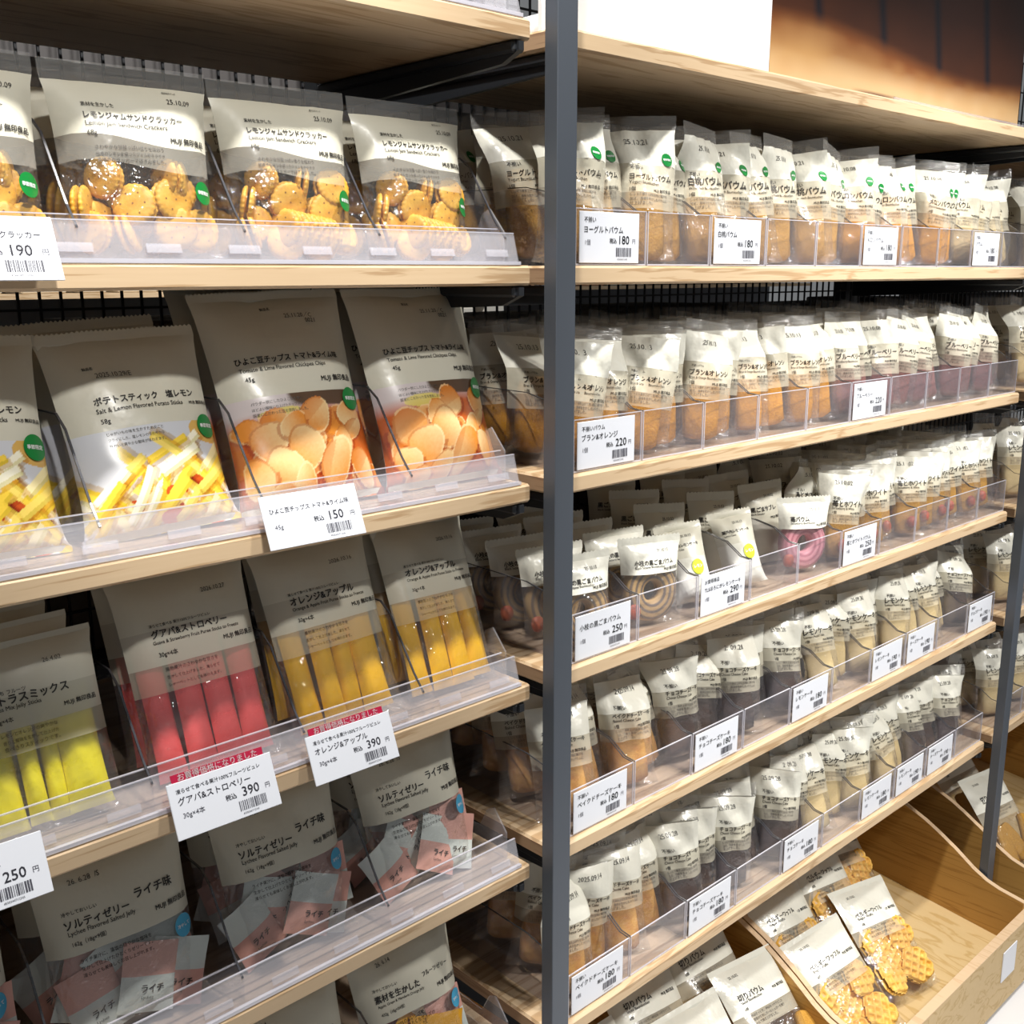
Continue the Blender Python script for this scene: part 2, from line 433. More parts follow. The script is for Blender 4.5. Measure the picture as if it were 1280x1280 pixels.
# ---------------------------------------------------------------- poster and roll on the top shelf
def hash2(x, y):
    n = math.sin(x*127.1+y*311.7)*43758.5453
    return n-math.floor(n)
def vnoise(x, y):
    xi, yi = math.floor(x), math.floor(y); fx, fy = x-xi, y-yi
    fx, fy = fx*fx*(3-2*fx), fy*fy*(3-2*fy)
    a, b, c, d = hash2(xi, yi), hash2(xi+1, yi), hash2(xi, yi+1), hash2(xi+1, yi+1)
    return (a*(1-fx)+b*fx)*(1-fy)+(c*(1-fx)+d*fx)*fy
def lerp3(a, b, t):
    t = max(0, min(1, t)); return tuple(p+(q-p)*t for p, q in zip(a, b))
PX0, PXM, PX1, PZ0, PZ1 = 1.0, 1.494, 2.425, 1.9485, 2.56
def poster_col(a, b):
    x = a; z = b*(PZ1-PZ0)
    n = vnoise(x*9, z*14)*.6+vnoise(x*23, z*31)*.4
    wav = .012*math.sin(x*7+.6)
    cst = lerp3((.46, .26, .10), (.20, .065, .018), (z-.030-wav+n*.05-.03)/.06)
    cst = lerp3((.56, .38, .20), cst, (z-.004-n*.03)/.04)
    for c0, hw in ((.36, .20), (.92, .16)):          # dark red slices at the foot
        k = 1-((x-c0)/hw)**2
        if k > 0 and z < .022*k: cst = lerp3(cst, (.075, .022, .022), (.022*k-z)/.006)
    edge = .094+.014*math.sin(x*6+.5)-.012*x
    if z > edge-.012:
        seg = (x*4.4+.35+(z-edge)*1.1) % 1
        brick = lerp3((.060, .018, .007), (.030, .010, .006), (z-edge)/.12+n*.5-.2)
        gap = 1-min(1, min(seg, 1-seg)/.10)
        top = lerp3(brick, (.006, .006, .010), gap)
        cst = lerp3(cst, top, (z-edge+.012)/.026)
    return cst
e = empty('shelf_poster', ((PX0+PX1)/2, .06, PZ0)); tag(e, 'large shop poster, blank white half and photo of brown baked blocks, on top shelf', 'poster')
cx = (PX0+PX1)/2
link('backing_board', MB().box(PX0-cx, PX1-cx, .0006, .006, 0, PZ1-PZ0).mesh('backing_board', False, 'paper_white'), e)
wp = MB().grid(lambda a, b: (PX0-cx+(PXM-PX0)*a, -.004*math.sin(b*2.5)*(1-b), b*(PZ1-PZ0)), 8, 10).mesh('white_sheet', True, 'paper_white')
link('white_sheet', wp, e)
pp = MB().grid(lambda a, b: (PXM-cx+(PX1-PXM)*a, -.001, b*(PZ1-PZ0)), 150, 110, poster_col).mesh('photo_print', True, 'poster')
link('photo_print', pp, e)
link('clear_rail', MB().box(.15, PX1-cx, -.016, -.013, 0, .016).box(.15, PX1-cx, -.016, -.001, 0, .002).mesh('clear_rail', False, 'acrylic_lip'), e)
e = empty('paper_roll', (1.020, .10, TOP[0]+.0165)); tag(e, 'short white paper roll with hollow core on the top shelf beside the post', 'roll')
rl = MB(); n = 28
for i in range(n):
    a = 6.2832*i/n
    for (r, y) in ((.0165, -.03), (.0165, .22), (.0115, .22), (.0115, -.03)): rl.v.append((r*math.cos(a), y, r*math.sin(a)))
for i in range(n):
    j = (i+1) % n
    for k in range(4): l = (k+1) % 4; rl.f.append((4*i+k, 4*i+l, 4*j+l, 4*j+k))
link('roll_body', rl.mesh('roll_body', True, 'paper_white'), e)
cr = MB()
for i in range(n):
    a = 6.2832*i/n
    for (r, y) in ((.0113, -.0305), (.0113, .2), (.0085, .2), (.0085, -.0305)): cr.v.append((r*math.cos(a), y, r*math.sin(a)))
for i in range(n):
    j = (i+1) % n
    for k in range(4): l = (k+1) % 4; cr.f.append((4*i+k, 4*i+l, 4*j+l, 4*j+k))
link('core', cr.mesh('core', True, 'tube_wood'), e)

# ================================================================ LEFT BAY: clear trays
def tray(level, x0, x1, divs, label):
    z = TOP[level]
    e = empty('display_tray', ((x0+x1)/2, 0, z)); tag(e, label, 'tray', 'clear trays on the left shelves')
    h = (x1-x0)/2; cx = (x0+x1)/2
    t = .0018
    link('base_plate', MB().box(-h, h, .006, .385, .0003, .0021).mesh('base_plate', False, 'acrylic'), e)
    lp = link('front_lip', MB().prism([(.004, .0005), (.004+t, .0005), (.014+t, .037), (.014, .037)], -h, h).mesh('front_lip', False, 'acrylic_lip'), e)
    link('lip_edge', MB().box(-h, h, .0138, .0162, .037, .0382).mesh('lip_edge', False, 'acrylic_edge'), lp)
    il = link('inner_lip', MB().prism([(.022, .002), (.022+t, .002), (.026+t, .042), (.026, .042)], -h, h-.012).mesh('inner_lip', False, 'acrylic'), e)
    link('lip_edge', MB().box(-h, h-.012, .0257, .0281, .042, .0431).mesh('lip_edge', False, 'acrylic_edge'), il)
    link('lip_foot', MB().box(-h, h, .001, .006, .0005, .0045).mesh('lip_foot', False, 'acrylic_edge'), e)
    tb = MB().prism([(.0035, .010), (.0045, .010), (.0068, .018), (.0058, .018)], -.017, .017).mesh('label_tab', False, 'acrylic_lip')
    k = -h+.06
    while k < h-.03:
        link('label_tab', tb, e, Matrix.Translation((k, 0, 0))); k += .083
    out = [(.012, .002), (.012, .030), (.030, .050), (.075, .115), (.095, .128), (.375, .128), (.375, .002)]
    dm = MB().prism(out, -.0009, .0009).mesh('divider', False, 'acrylic')
    em = MB(); pts = out[1:6]
    for (ya, za), (yb, zb) in zip(pts, pts[1:]):
        d = Vector((yb-ya, zb-za)).normalized(); n_ = Vector((-d.y, d.x))*.0008
        em.prism([(ya-n_.x, za-n_.y), (yb-n_.x, zb-n_.y), (yb+n_.x, zb+n_.y), (ya+n_.x, za+n_.y)], -.0011, .0011)
    em = em.mesh('divider_edge', False, 'divider_edge')
    for x in divs:
        d = link('divider', dm, e, Matrix.Translation((x-cx, 0, .001))); link('divider_edge', em, d)
    ew = MB().prism([(.030, .002), (.030, .040), (.055, .068), (.068, .062), (.085, .030), (.36, .030), (.36, .002)], -.0012, .0012).mesh('end_wall', False, 'acrylic_lip')
    link('end_wall', ew, e, Matrix.Translation((h-.001, 0, 0)))
    return e
tray(0, -.3, .912, [], 'clear acrylic tray on the topmost left shelf')
tray(1, -.1, .908, [.382, .546, .708, .893], 'clear acrylic tray holding the round cracker bags')
tray(2, -.1, .908, [.379, .550, .744], 'clear acrylic tray holding potato stick and chickpea chip bags')
tray(3, -.1, .908, [.236, .408, .585, .754], 'clear acrylic tray holding the yellow, red and orange stick bags')
tray(4, -.1, .908, [.10, .291, .492, .692], 'clear acrylic tray holding the lychee jelly bags')
tray(5, -.1, .908, [.29, .50, .70], 'clear acrylic tray on the lowest left shelf under fruit jelly bags')

# ---------------------------------------------------------------- contents of the bags
def cracker_mesh():
    mb = MB(); n = 88; rs = [(0, .0042), (.010, .0044), (.016, .0036), (.0185, .0022), (.0195, 0), (.0185, -.0012), (.0, -.0014)]
    for k, (r, y) in enumerate(rs):
        for i in range(n):
            a = 6.2832*i/n; rr = r*(1+(.022*math.cos(22*a) if r > .016 else 0))
            hole = .0
            mb.v.append((rr*math.cos(a), -y, rr*math.sin(a)))
    for k in range(len(rs)-1):
        for i in range(n):
            j = (i+1) % n; mb.f.append((k*n+i, k*n+j, (k+1)*n+j, (k+1)*n+i))
    return mb.mesh('biscuit', True, 'cracker')
CR = cracker_mesh()
hm = MB()
for k in range(7):
    a = 6.2832*k/6; r = .0105 if k < 6 else 0
    for q in range(6): hm.v.append((r*math.cos(a)+.0009*math.cos(1.047*q), -.00455, r*math.sin(a)+.0009*math.sin(1.047*q)))
    hm.f.append(tuple(range(6*k, 6*k+6)))
plain('pin_hole', (.26, .11, .015), .7)  # flat dark dots whose colour stands in for shade inside the holes
HOLE = hm.mesh('pin_hole_shades', False, 'pin_hole')
def TRS(x, y, z, rx=0, ry=0, rz=0, s=1):
    return Matrix.Translation((x, y, z)) @ Euler((R(rx), R(ry), R(rz))).to_matrix().to_4x4() @ Matrix.Scale(s, 4)

def cracker_bag(seed):
    b = Bag(.156, .182, .056, .015, .90, .72, .5, seed, .0018, pw=4); r = random.Random(seed)
    wa = lambda u: .565-.030*math.sin(2.4*u+.2)+.02*(seed % 2); wb = lambda u: wa(u)-.13
    parts = [b.zone('printed_panel', 'cream', wa, .895, nv=7), b.zone('pale_band', 'grey_thin', wb, wa, nv=3), b.zone('clear_window', 'clear', 0, wb, nv=9),
             b.zone('top_seal', 'clear_seal', .895, 1, nv=4)]
    parts.append(b.text([('素材を生かした', .17, .755, .036, .01, .2), ('レモンジャムサンドクラッカー', .17, .692, .062, .021, .63), ('Lemon Jam Sandwich Crackers', .17, .652, .042, .006, .52),
                         ('68g', .17, .605, .04, .01, .2), (BRAND, .70, .585, .042, .03, .25), ('素材を生かした', .70, .86, .034, .01, .09), ('25.10.09', .72, .80, .046, .0, .2)]))
    parts.append(b.text([('さわやかな甘酸っぱい香りを味わう', .2, .535, .033, .004, .44), ('国産のレモンを使ったジャムをサクサク', .2, .503, .033, .004, .44), ('食感のクラッカーではさみました。', .2, .471, .033, .004, .44)], 'ink_soft', 'small_print'))
    parts.append(b.disc(.90, .34, .011, 'green_dot'))
    spots = []
    for row, (zz, xs) in enumerate(((.026, (-.050, -.012, .028, .054)), (.055, (-.046, -.010, .034)), (.080, (-.028, .022, .050)))):
        for x in xs:
            xx = x+r.uniform(-.006, .006); z2 = zz+r.uniform(-.006, .006)
            o = b.out(max(-.9, min(.9, xx/.078)), z2/.182)
            flat = r.random() < (.72 if seed < 20 else .5)
            if flat: spots.append(TRS(xx, -max(.002, o-.015-.004*(row % 2)), z2, r.uniform(-18, 14), 0, r.uniform(-32, 20), 1.06))
            else: spots.append(TRS(xx, -max(.0, o-.026), z2, r.uniform(-15, 15), 0, r.choice((-1, 1))*r.uniform(50, 75)))
    if seed > 20:
        for k in range(5): spots.append(TRS(-.014+.011*k, -.010, .034-.002*k, 0, 0, -62))
    for x in (-.04, 0, .04):
        spots.append(TRS(x+r.uniform(-.01, .01), .008, .03+r.uniform(0, .04), 0, 0, r.uniform(-30, 30)))
    for M in spots:
        parts.append(('cracker', CR, M, [('biscuit_half', CR, TRS(0, .006, 0, 0, 0, 180)), ('pin_hole_shades', HOLE, Matrix.Identity(4))]))
    return parts
CB = [cracker_bag(11), cracker_bag(23)]

def photo_raster(b, v1, shapes, bgfn, nx=130, nz=100, name='photo_print'):
    """flat printed photo: every shape paints its colours into one fine sheet on the bag front"""
    w_, h_ = b.w, b.h*v1
    def colfn(p, q):
        x, z = p*w_, q*h_
        c = bgfn(p, q)
        for sh in shapes:
            c = sh(x, z, c)
        return c
    mb = MB(); mb.grid(lambda p, q: b.P(-1+2*p, q*v1, 1, .0005), nx, nz, colfn)
    return (name, mb.mesh(name, True, 'photo'))
def fry(cx, cz, l, t, a, col_):
    ca, sa = math.cos(a), math.sin(a)
    def f(x, z, c):
        dx, dz = x-cx, z-cz
        u = dx*ca+dz*sa; v = -dx*sa+dz*ca
        if abs(u) > l*1.08 or abs(v) > t*1.9: return c
        if abs(u) < l and abs(v) < t:
            k = v/t
            k2 = .80+.28*(k > -.25)+.05*vnoise(x*900, z*900)
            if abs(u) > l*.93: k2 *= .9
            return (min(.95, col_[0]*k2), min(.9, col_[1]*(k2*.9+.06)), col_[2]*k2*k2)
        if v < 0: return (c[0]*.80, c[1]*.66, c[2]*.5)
        return c
    return f
def chip(cx, cz, rx, rz, a, seed, tone):
    ca, sa = math.cos(a), math.sin(a); r = random.Random(seed); ph = r.uniform(0, 6.3); gd = r.uniform(0, 6.3); fold = r.random() < .45; fa = r.uniform(-.3, .4)
    def f(x, z, c):
        dx, dz = x-cx, z-cz
        if abs(dx) > .05 or abs(dz) > .05: return c
        u = (dx*ca+dz*sa)/rx; v = (-dx*sa+dz*ca)/rz
        th = math.atan2(v, u); rr = math.hypot(u, v)/(1+.07*math.sin(3*th+ph)+.05*math.sin(2*th+2*ph))
        if rr < 1:
            g = .5+.5*(u*math.cos(gd)+v*math.sin(gd))
            n = vnoise(x*420, z*420)*.5+vnoise(x*1100, z*1100)*.35
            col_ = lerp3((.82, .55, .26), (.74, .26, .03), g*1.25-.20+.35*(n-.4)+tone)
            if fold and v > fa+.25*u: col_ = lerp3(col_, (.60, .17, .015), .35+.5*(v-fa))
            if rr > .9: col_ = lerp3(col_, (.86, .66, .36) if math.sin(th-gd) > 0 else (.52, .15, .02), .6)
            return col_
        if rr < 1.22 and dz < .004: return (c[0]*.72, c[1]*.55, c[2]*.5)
        return c
    return f
def potato_bag(seed):
    w_, h_ = .168, .215
    b = Bag(w_, h_, .058, .03, .955, .70, .6, seed, .0026); r = random.Random(seed)
    parts = [b.zone('pouch', 'cream', 0, .955, nu=18, nv=26), b.zone('top_seal', 'cream', .955, 1, nv=8, nu=18, zig=70)]
    sh = []
    for k in range(7):
        sh.append((lambda cx, cz: (lambda x, z, c: (.62, .10, .012) if ((x-cx)/.016)**2+((z-cz)/.010)**2 < 1 else c))(r.uniform(.05, .15), r.uniform(.004, .05)))
    sh.append(lambda x, z, c: lerp3(c, (.66, .40, .10), 1) if ((x-w_*.98)/.035)**2+((z-.098)/.016)**2 < 1 else c)
    for k in range(56):
        x = r.uniform(.014, .156); z = .006+(.022+.070*(1-abs(x/w_-.58)*1.3))*r.random()
        a = r.choice((r.uniform(.35, .8), r.uniform(.7, 1.2), r.uniform(2.2, 2.7)))
        sh.append(fry(x, z, r.uniform(.018, .032), r.uniform(.0042, .0060), a, r.choice(((.90, .78, .36), (.88, .68, .12), (.92, .86, .58), (.88, .62, .05)))))
        if k % 14 == 5: sh.append((lambda cx, cz: (lambda x, z, c: (.64, .09, .012) if ((x-cx)/.013)**2+((z-cz)/.007)**2 < 1 else c))(r.uniform(.05, .15), r.uniform(.01, .05)))
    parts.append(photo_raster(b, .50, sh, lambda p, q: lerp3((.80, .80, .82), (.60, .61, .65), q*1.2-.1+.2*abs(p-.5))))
    parts.append(b.text([('製品名', .20, .80, .03, .012, .06), ('2025.10.29/E', .26, .755, .045, .0, .24), ('ポテトスティック　塩レモン', .2, .625, .074, .021, .68), ('Salt & Lemon Flavored Potato Sticks', .2, .585, .044, .006, .58),
                         ('58g', .21, .535, .04, .01, .07), (BRAND, .83, .585, .042, .02, .16)]))
    parts.append(b.text([('じゃがいもの味を生かすため皮ごと', .22, .475, .036, .004, .36), ('フライにした、塩レモンのさわやかな', .22, .447, .036, .004, .36), ('味わいと爽やかな酸味が味わえます。', .22, .419, .036, .004, .36)], 'ink_soft', 'small_print'))
    parts.append(b.disc(.925, .47, .013, 'green_dot', off=.0022))
    return parts
def chick_bag(seed):
    w_, h_ = .188, .252
    b = Bag(w_, h_, .062, .03, .965, .70, .6, seed, .0028); r = random.Random(seed)
    parts = [b.zone('pouch', 'cream', 0, .965, nu=18, nv=28), b.zone('top_seal', 'cream', .965, 1, nv=7, nu=18, zig=80)]
    def bg(p, q):
        cl = lerp3((.55, .11, .012), (.62, .55, .55), (q*1.05+.16*abs(p-.66)-.84)/.16)
        if q > .86 and p > .38: cl = lerp3(cl, (.10, .055, .03), (p-.38)/.08*(q-.86)/.05)
        if q < .12: cl = lerp3((.16, .03, .02), cl, q/.14)
        return cl
    sh = []
    sh.append(lambda x, z, c: lerp3(c, (.74, .62, .12), .8) if ((x-.062)/.03)**2+((z-.104)/.008)**2 < 1 else c)
    for k in range(16):
        sh.append(chip(r.uniform(.01, .18), r.uniform(.004, .095), r.uniform(.016, .024), r.uniform(.012, .02), r.uniform(0, 3), seed+k, .55))
    lay_ = [(.038, .078, .024, .022, .2), (.108, .100, .022, .020, .4), (.158, .098, .020, .018, .1), (.078, .090, .018, .015, 1), (.160, .078, .020, .010, .2), (.090, .066, .025, .026, .5), (.132, .062, .024, .015, .7),
            (.050, .046, .028, .025, 2.0), (.118, .040, .034, .020, .75), (.026, .034, .018, .022, .3), (.162, .034, .015, .026, .4), (.080, .022, .025, .016, 1.2), (.048, .014, .020, .014, .2)]
    for k, (x, z, rx, rz, a) in enumerate(lay_):
        sh.append(chip(x+r.uniform(-.006, .006), z+r.uniform(-.004, .004), rx, rz, a+r.uniform(-.3, .3), seed*7+k, r.uniform(-.15, .15)))
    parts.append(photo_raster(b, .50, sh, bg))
    parts.append(b.text([('製品名', .42, .905, .021, .012, .06), ('25.11.20／C', .56, .862, .042, 0, .2), ('0021', .70, .835, .042, 0, .2), ('ひよこ豆チップス トマト&ライム味', .13, .655, .068, .021, .74), ('Tomato & Lime Flavored Chickpea Chips', .14, .618, .04, .006, .6),
                         ('45g', .16, .575, .038, .01, .06), (BRAND, .68, .545, .042, .02, .26)]))
    parts.append(b.text([('パウダー状にしたひよこ豆を使い', .15, .468, .036, .004, .34), ('ほどよい酸味に仕上げたチップスです。', .15, .443, .036, .004, .36), ('国産にこだわった豆を使用しました。', .15, .418, .036, .004, .36)], 'ink_soft', 'small_print'))
    parts.append(b.disc(.89, .455, .0135, 'green_dot', off=.0026))
    return parts
PB = potato_bag(5); HB = [chick_bag(8), chick_bag(14)]

def stick_bag(seed, w_, h_, mat, title, eng, pre, note, date, sticks, sub, back=None):
    b = Bag(w_, h_, .040, .012, .97, .8, .42, seed, .0018, pw=6); r = random.Random(seed)
    parts = [b.zone('printed_panel', 'cream', .72, .97), b.zone('film_panel', 'cream_panel', .555, .72), b.zone('pale_band', 'cream_thin', .43, .555), b.zone('clear_window', 'clear', 0, .43),
             b.zone('top_seal', 'cream', .97, 1, nv=3)]
    parts.append(b.text([(pre, .18, .735, .035, .008, .46), (title, .18, .685, .085, .021, .58), (eng, .18, .655, .042, .006, .66), (note, .2, .595, .04, .008, .2), (BRAND, .70, .605, .042, .02, .25), (date, .62, .85, .045, 0, .2)]))
    parts.append(b.text([(t, .22, .525-.035*i, .04, .004, .40) for i, t in enumerate(sub)], 'ink_soft', 'small_print'))
    n = len(sticks)
    for i, (x, ww, yy, tilt) in enumerate(sticks):
        hh = h_*.70
        sb = Bag(ww, hh, .020, .03, .94, 1.0, .35, seed+i, .0010)
        z1 = sb.zone('stick_pouch', mat, 0, 1, (1, -1), 10, 12)
        parts.append(('stick_pouch', z1[1], TRS(x, yy, .006+r.uniform(0, .004), 0, tilt, 0)))
    if back: parts.append(back(b))
    return parts
SUBS = ('果物果汁のさわやかな甘さを', '生かして仕上げました。凍らせて', 'シャーベットとしても味わえます。')
PRE = '凍らせて食べる 果汁100%フルーツピュレ'
ST4 = [(-.050, .034, .001, -.6), (-.017, .035, -.003, .5), (.016, .035, -.003, -.5), (.049, .035, .001, .6)]
GB = stick_bag(31, .158, .228, 'stick_red', 'グアバ&ストロベリー', 'Guava & Strawberry Fruit Puree Sticks to Freeze', PRE, '30g×4本', '2026.10.27', ST4, SUBS)
OB = [stick_bag(37, .158, .228, 'stick_orange', 'オレンジ&アップル', 'Orange & Apple Fruit Puree Sticks to Freeze', PRE, '30g×4本', '2026.10.16', [(-.049, .034, .002, -1), (-.019, .032, -.003, .5), (.008, .030, .001, 2), (.040, .042, -.003, -.5)], SUBS),
      stick_bag(41, .150, .228, 'stick_orange', 'オレンジ&アップル', 'Orange & Apple Fruit Puree Sticks to Freeze', PRE, '30g×4本', '2026.10.16', ST4, SUBS)]
YB = stick_bag(43, .140, .188, 'stick_yellow', 'シトラスミックス', 'Citrus Mix Jelly Sticks', 'ひとくち フルーツ', '10g×4本', '26.4.02', [(-.040, .032, .001, 0), (-.014, .021, -.003, 0), (.006, .021, .001, 1), (.034, .044, -.003, 0)], ('レモンとオレンジの爽やかな', '香りと酸味を生かして仕上げた', '食べきりスティックです。'))

def sachet(mat, cmat, seed, word='ライチ'):
    ww, hh = .060, .072
    p = pill(ww, hh, .009, mat, 'sachet', seed, split=(.52, cmat))
    b = Bag(ww, hh, .009, .05, .95, 1.0, .5, seed, .0008)
    t = b.text([(word, .36, .30, .15, .02, .5), ('Lychee' if word == 'ライチ' else 'Fruit', .38, .2, .08, 0, .4)], off=.0012)
    return p[0][1], [('colour_band', p[1][1], Matrix.Identity(4)), ('printed_text', t[1], Matrix.Identity(4))]
SA = [sachet('sachet_white', 'sachet_pink', 3), sachet('sachet_pink', 'sachet_white', 4)]
SF = [sachet('sachet_white', 'sachet_pink', 5, 'りんご'), sachet('sachet_purple', 'sachet_red', 6, 'ぶどう'), sachet('sachet_white', 'sachet_orange', 7, 'みかん'), sachet('sachet_orange', 'sachet_orange', 8, 'みかん')]
def jelly_bag(seed, w_=.170, h_=.200, title=('ソルティゼリー', 'ライチ味'), eng='Lychee Flavored Salted Jelly', note='162g（18g×9個）', date='26. 6.28  /S', kinds=None, sub=('ライチ果汁に、藻塩の穏やかな塩味を', '生かして仕上げたひとくちゼリーです。', '凍らせても美味しくお召し上がれます。')):
    kinds = kinds or SA
    b = Bag(w_, h_, .056, .015, .97, .72, .5, seed, .0022, pw=4); r = random.Random(seed)
    parts = [b.zone('printed_panel', 'cream', .50, .97, nu=14), b.zone('clear_window', 'clear', .0, .50, nu=14), b.zone('top_seal', 'cream', .97, 1, nv=3)]
    parts.append(b.text([('冷やしておいしい', .13, .705, .034, .008, .22), (title[0], .13, .635, .084, .021, .42), (title[1], .60, .672, .07, .021, .28), (eng, .14, .602, .045, .006, .44), (note, .15, .548, .038, .006, .22), (BRAND, .72, .57, .042, .02, .25), (date, .22, .85, .045, 0, .24)]))
    parts.append(b.text([(t, .17, .455-.036*i, .036, .006, .48) for i, t in enumerate(sub)], 'ink', 'small_print'))
    parts.append(b.disc(.90, .43, .0125, 'blue_dot', off=.0014, lines='冷やして'))
    for k, (x, z, y, a) in enumerate(((-.040, .004, -.010, -14), (.030, .002, -.012, 12), (-.002, .010, -.016, 24), (.048, .026, -.006, -8), (-.052, .022, .002, 30), (.010, .030, .004, -35))):
        me, sp = kinds[(k+seed) % len(kinds)]
        parts.append(('sachet', me, TRS(x+r.uniform(-.006, .006), y, z+.003, r.uniform(-8, 8), a+r.uniform(-10, 10), r.uniform(-8, 8)), sp))
    return parts
JB = [jelly_bag(51), jelly_bag(52), jelly_bag(57)]
AB = jelly_bag(61, .175, .205, ('素材を生かした', 'フルーツゼリー'), 'Apple, Grape & Mandarin Orange Jelly', '432g（18g×24個）', '26. 6.14', SF, ('果汁100%のおいしさを', '食べやすいひとくちサイズの', 'ゼリーに仕上げました。'))

# ---------------------------------------------------------------- place the left-bay bags
def lay(parts, name, level, x, y, lean, yaw, label, cat, group=None, dz=0, roll=0):
    inst(parts, name, (x, y, TOP[level]+.0025+dz), (R(-lean), R(roll), R(yaw)), label, cat, group)
g1 = 'cracker bags'
for x, k, yaw, lb in ((.300, 0, -3, 'cracker bag cut by the left picture edge, behind the 190 yen card'), (.463, 0, -6, 'cracker bag with sandwich crackers, second from left, date 25.10.09'),
                      (.628, 1, -5, 'cracker bag in the middle of the row, crackers stacked edgewise'), (.796, 1, -2, 'cracker bag nearest the grey post, at right end of its tray')):
    lay(CB[k], 'cracker_bag', 1, x, .052, 9, yaw, lb, 'snack bag', g1)
    for j in range(2):
        lay(CB[1-k], 'cracker_bag', 1, x-.006*(j+1), .112+.056*j, 9, yaw+2, 'cracker bag queued %s in line behind the %s front cracker bag' % (ORD[j+1], ('leftmost', 'second', 'third', 'rightmost')[int((x-.22)/.16)]), 'snack bag', g1+' behind')
g2 = 'potato stick bags'
lay(PB, 'potato_stick_bag', 2, .285, .062, 21, -3, 'potato stick bag cut by the left picture edge', 'snack bag', g2, roll=1)
lay(PB, 'potato_stick_bag', 2, .466, .062, 21, -2, 'potato stick bag standing whole, left of the tomato chip bags', 'snack bag', g2, roll=-2)
lay(PB, 'potato_stick_bag', 2, .450, .128, 17, -2, 'potato stick bag peeking out behind the whole potato stick bag', 'snack bag', g2, dz=.004, roll=-3)
lay(PB, 'potato_stick_bag', 2, .275, .128, 18, -2, 'potato stick bag behind the one cut by left picture edge', 'snack bag', g2)
g3 = 'tomato chickpea chip bags'
lay(HB[0], 'chickpea_chip_bag', 2, .646, .064, 20, -3, 'orange chickpea chip bag above the 150 yen card', 'snack bag', g3, roll=-1.5)
lay(HB[1], 'chickpea_chip_bag', 2, .838, .062, 19, 0, 'orange chickpea chip bag at right end of tray beside the grey post', 'snack bag', g3)
lay(HB[1], 'chickpea_chip_bag', 2, .640, .132, 16, -2, 'chickpea chip bag hidden behind the one above the 150 yen card', 'snack bag', g3)
lay(HB[0], 'chickpea_chip_bag', 2, .832, .130, 15, 0, 'chickpea chip bag behind the one nearest the grey post', 'snack bag', g3)
g4 = 'fruit stick bags'
lay(YB, 'citrus_stick_bag', 3, .326, .045, 19, -4, 'citrus jelly stick bag with bright yellow sticks', 'snack bag', g4, roll=-2)
lay(YB, 'citrus_stick_bag', 3, .158, .045, 19, -4, 'citrus jelly stick bag at the left picture edge, mostly out of view', 'snack bag', g4)
for j in range(4):
    lay(YB, 'citrus_stick_bag', 3,   .314-.008*j, .080+.034*j, 15, -3, 'citrus stick bag, %s in the file behind the bright yellow one' % ORD[j+1], 'snack bag', 'citrus bags filed behind', dz=.006*j+.008, roll=-2)
lay(GB, 'guava_stick_bag', 3, .500, .046, 20, -2, 'guava strawberry stick bag with red sticks', 'snack bag', g4, roll=-1)
lay(GB, 'guava_stick_bag', 3, .496, .092, 17, -2, 'guava strawberry stick bag behind the front red one', 'snack bag', g4, roll=-1, dz=.004)
lay(OB[0], 'orange_stick_bag', 3, .672, .046, 20, -2, 'orange apple stick bag with crooked sticks, above the right 390 yen card', 'snack bag', g4, roll=-2)
lay(OB[1], 'orange_stick_bag', 3, .832, .046, 21, 0, 'orange apple stick bag with straight sticks beside the grey post', 'snack bag', g4, roll=1)
for x in (.668, .826):
    lay(OB[1], 'orange_stick_bag', 3, x, .092, 17, -1, 'orange apple stick bag standing behind the %s front orange one' % ('left' if x < .7 else 'right'), 'snack bag', 'orange bags behind', dz=.004)
g5 = 'lychee jelly bags'
for x, k, yaw, lb in ((.196, 0, -3, 'lychee jelly bag cut by the left picture edge'), (.392, 1, -3, 'lychee jelly bag second from left, under the 250 yen card'), (.592, 0, -4, 'lychee jelly bag in the middle, under the 390 yen cards'), (.792, 2, -3, 'lychee jelly bag at right end of its tray beside the post')):
    lay(JB[k], 'jelly_bag', 4, x, .060, 17, yaw, lb, 'snack bag', g5, roll=-1)
    lay(JB[(k+1) % 3], 'jelly_bag', 4, x-.01, .122, 14, yaw, 'lychee jelly bag queued behind the %s front lychee bag' % ('leftmost', 'second', 'third', 'rightmost')[int((x-.1)/.2)], 'snack bag', g5+' behind')
lay(AB, 'fruit_jelly_bag', 5, .780, .062, 19, -3, 'apple grape orange jelly bag on lowest shelf beside the post', 'snack bag', 'fruit jelly bags')
lay(AB, 'fruit_jelly_bag', 5, .590, .062, 19, -3, 'apple grape orange jelly bag at bottom edge, left of its twin', 'snack bag', 'fruit jelly bags')

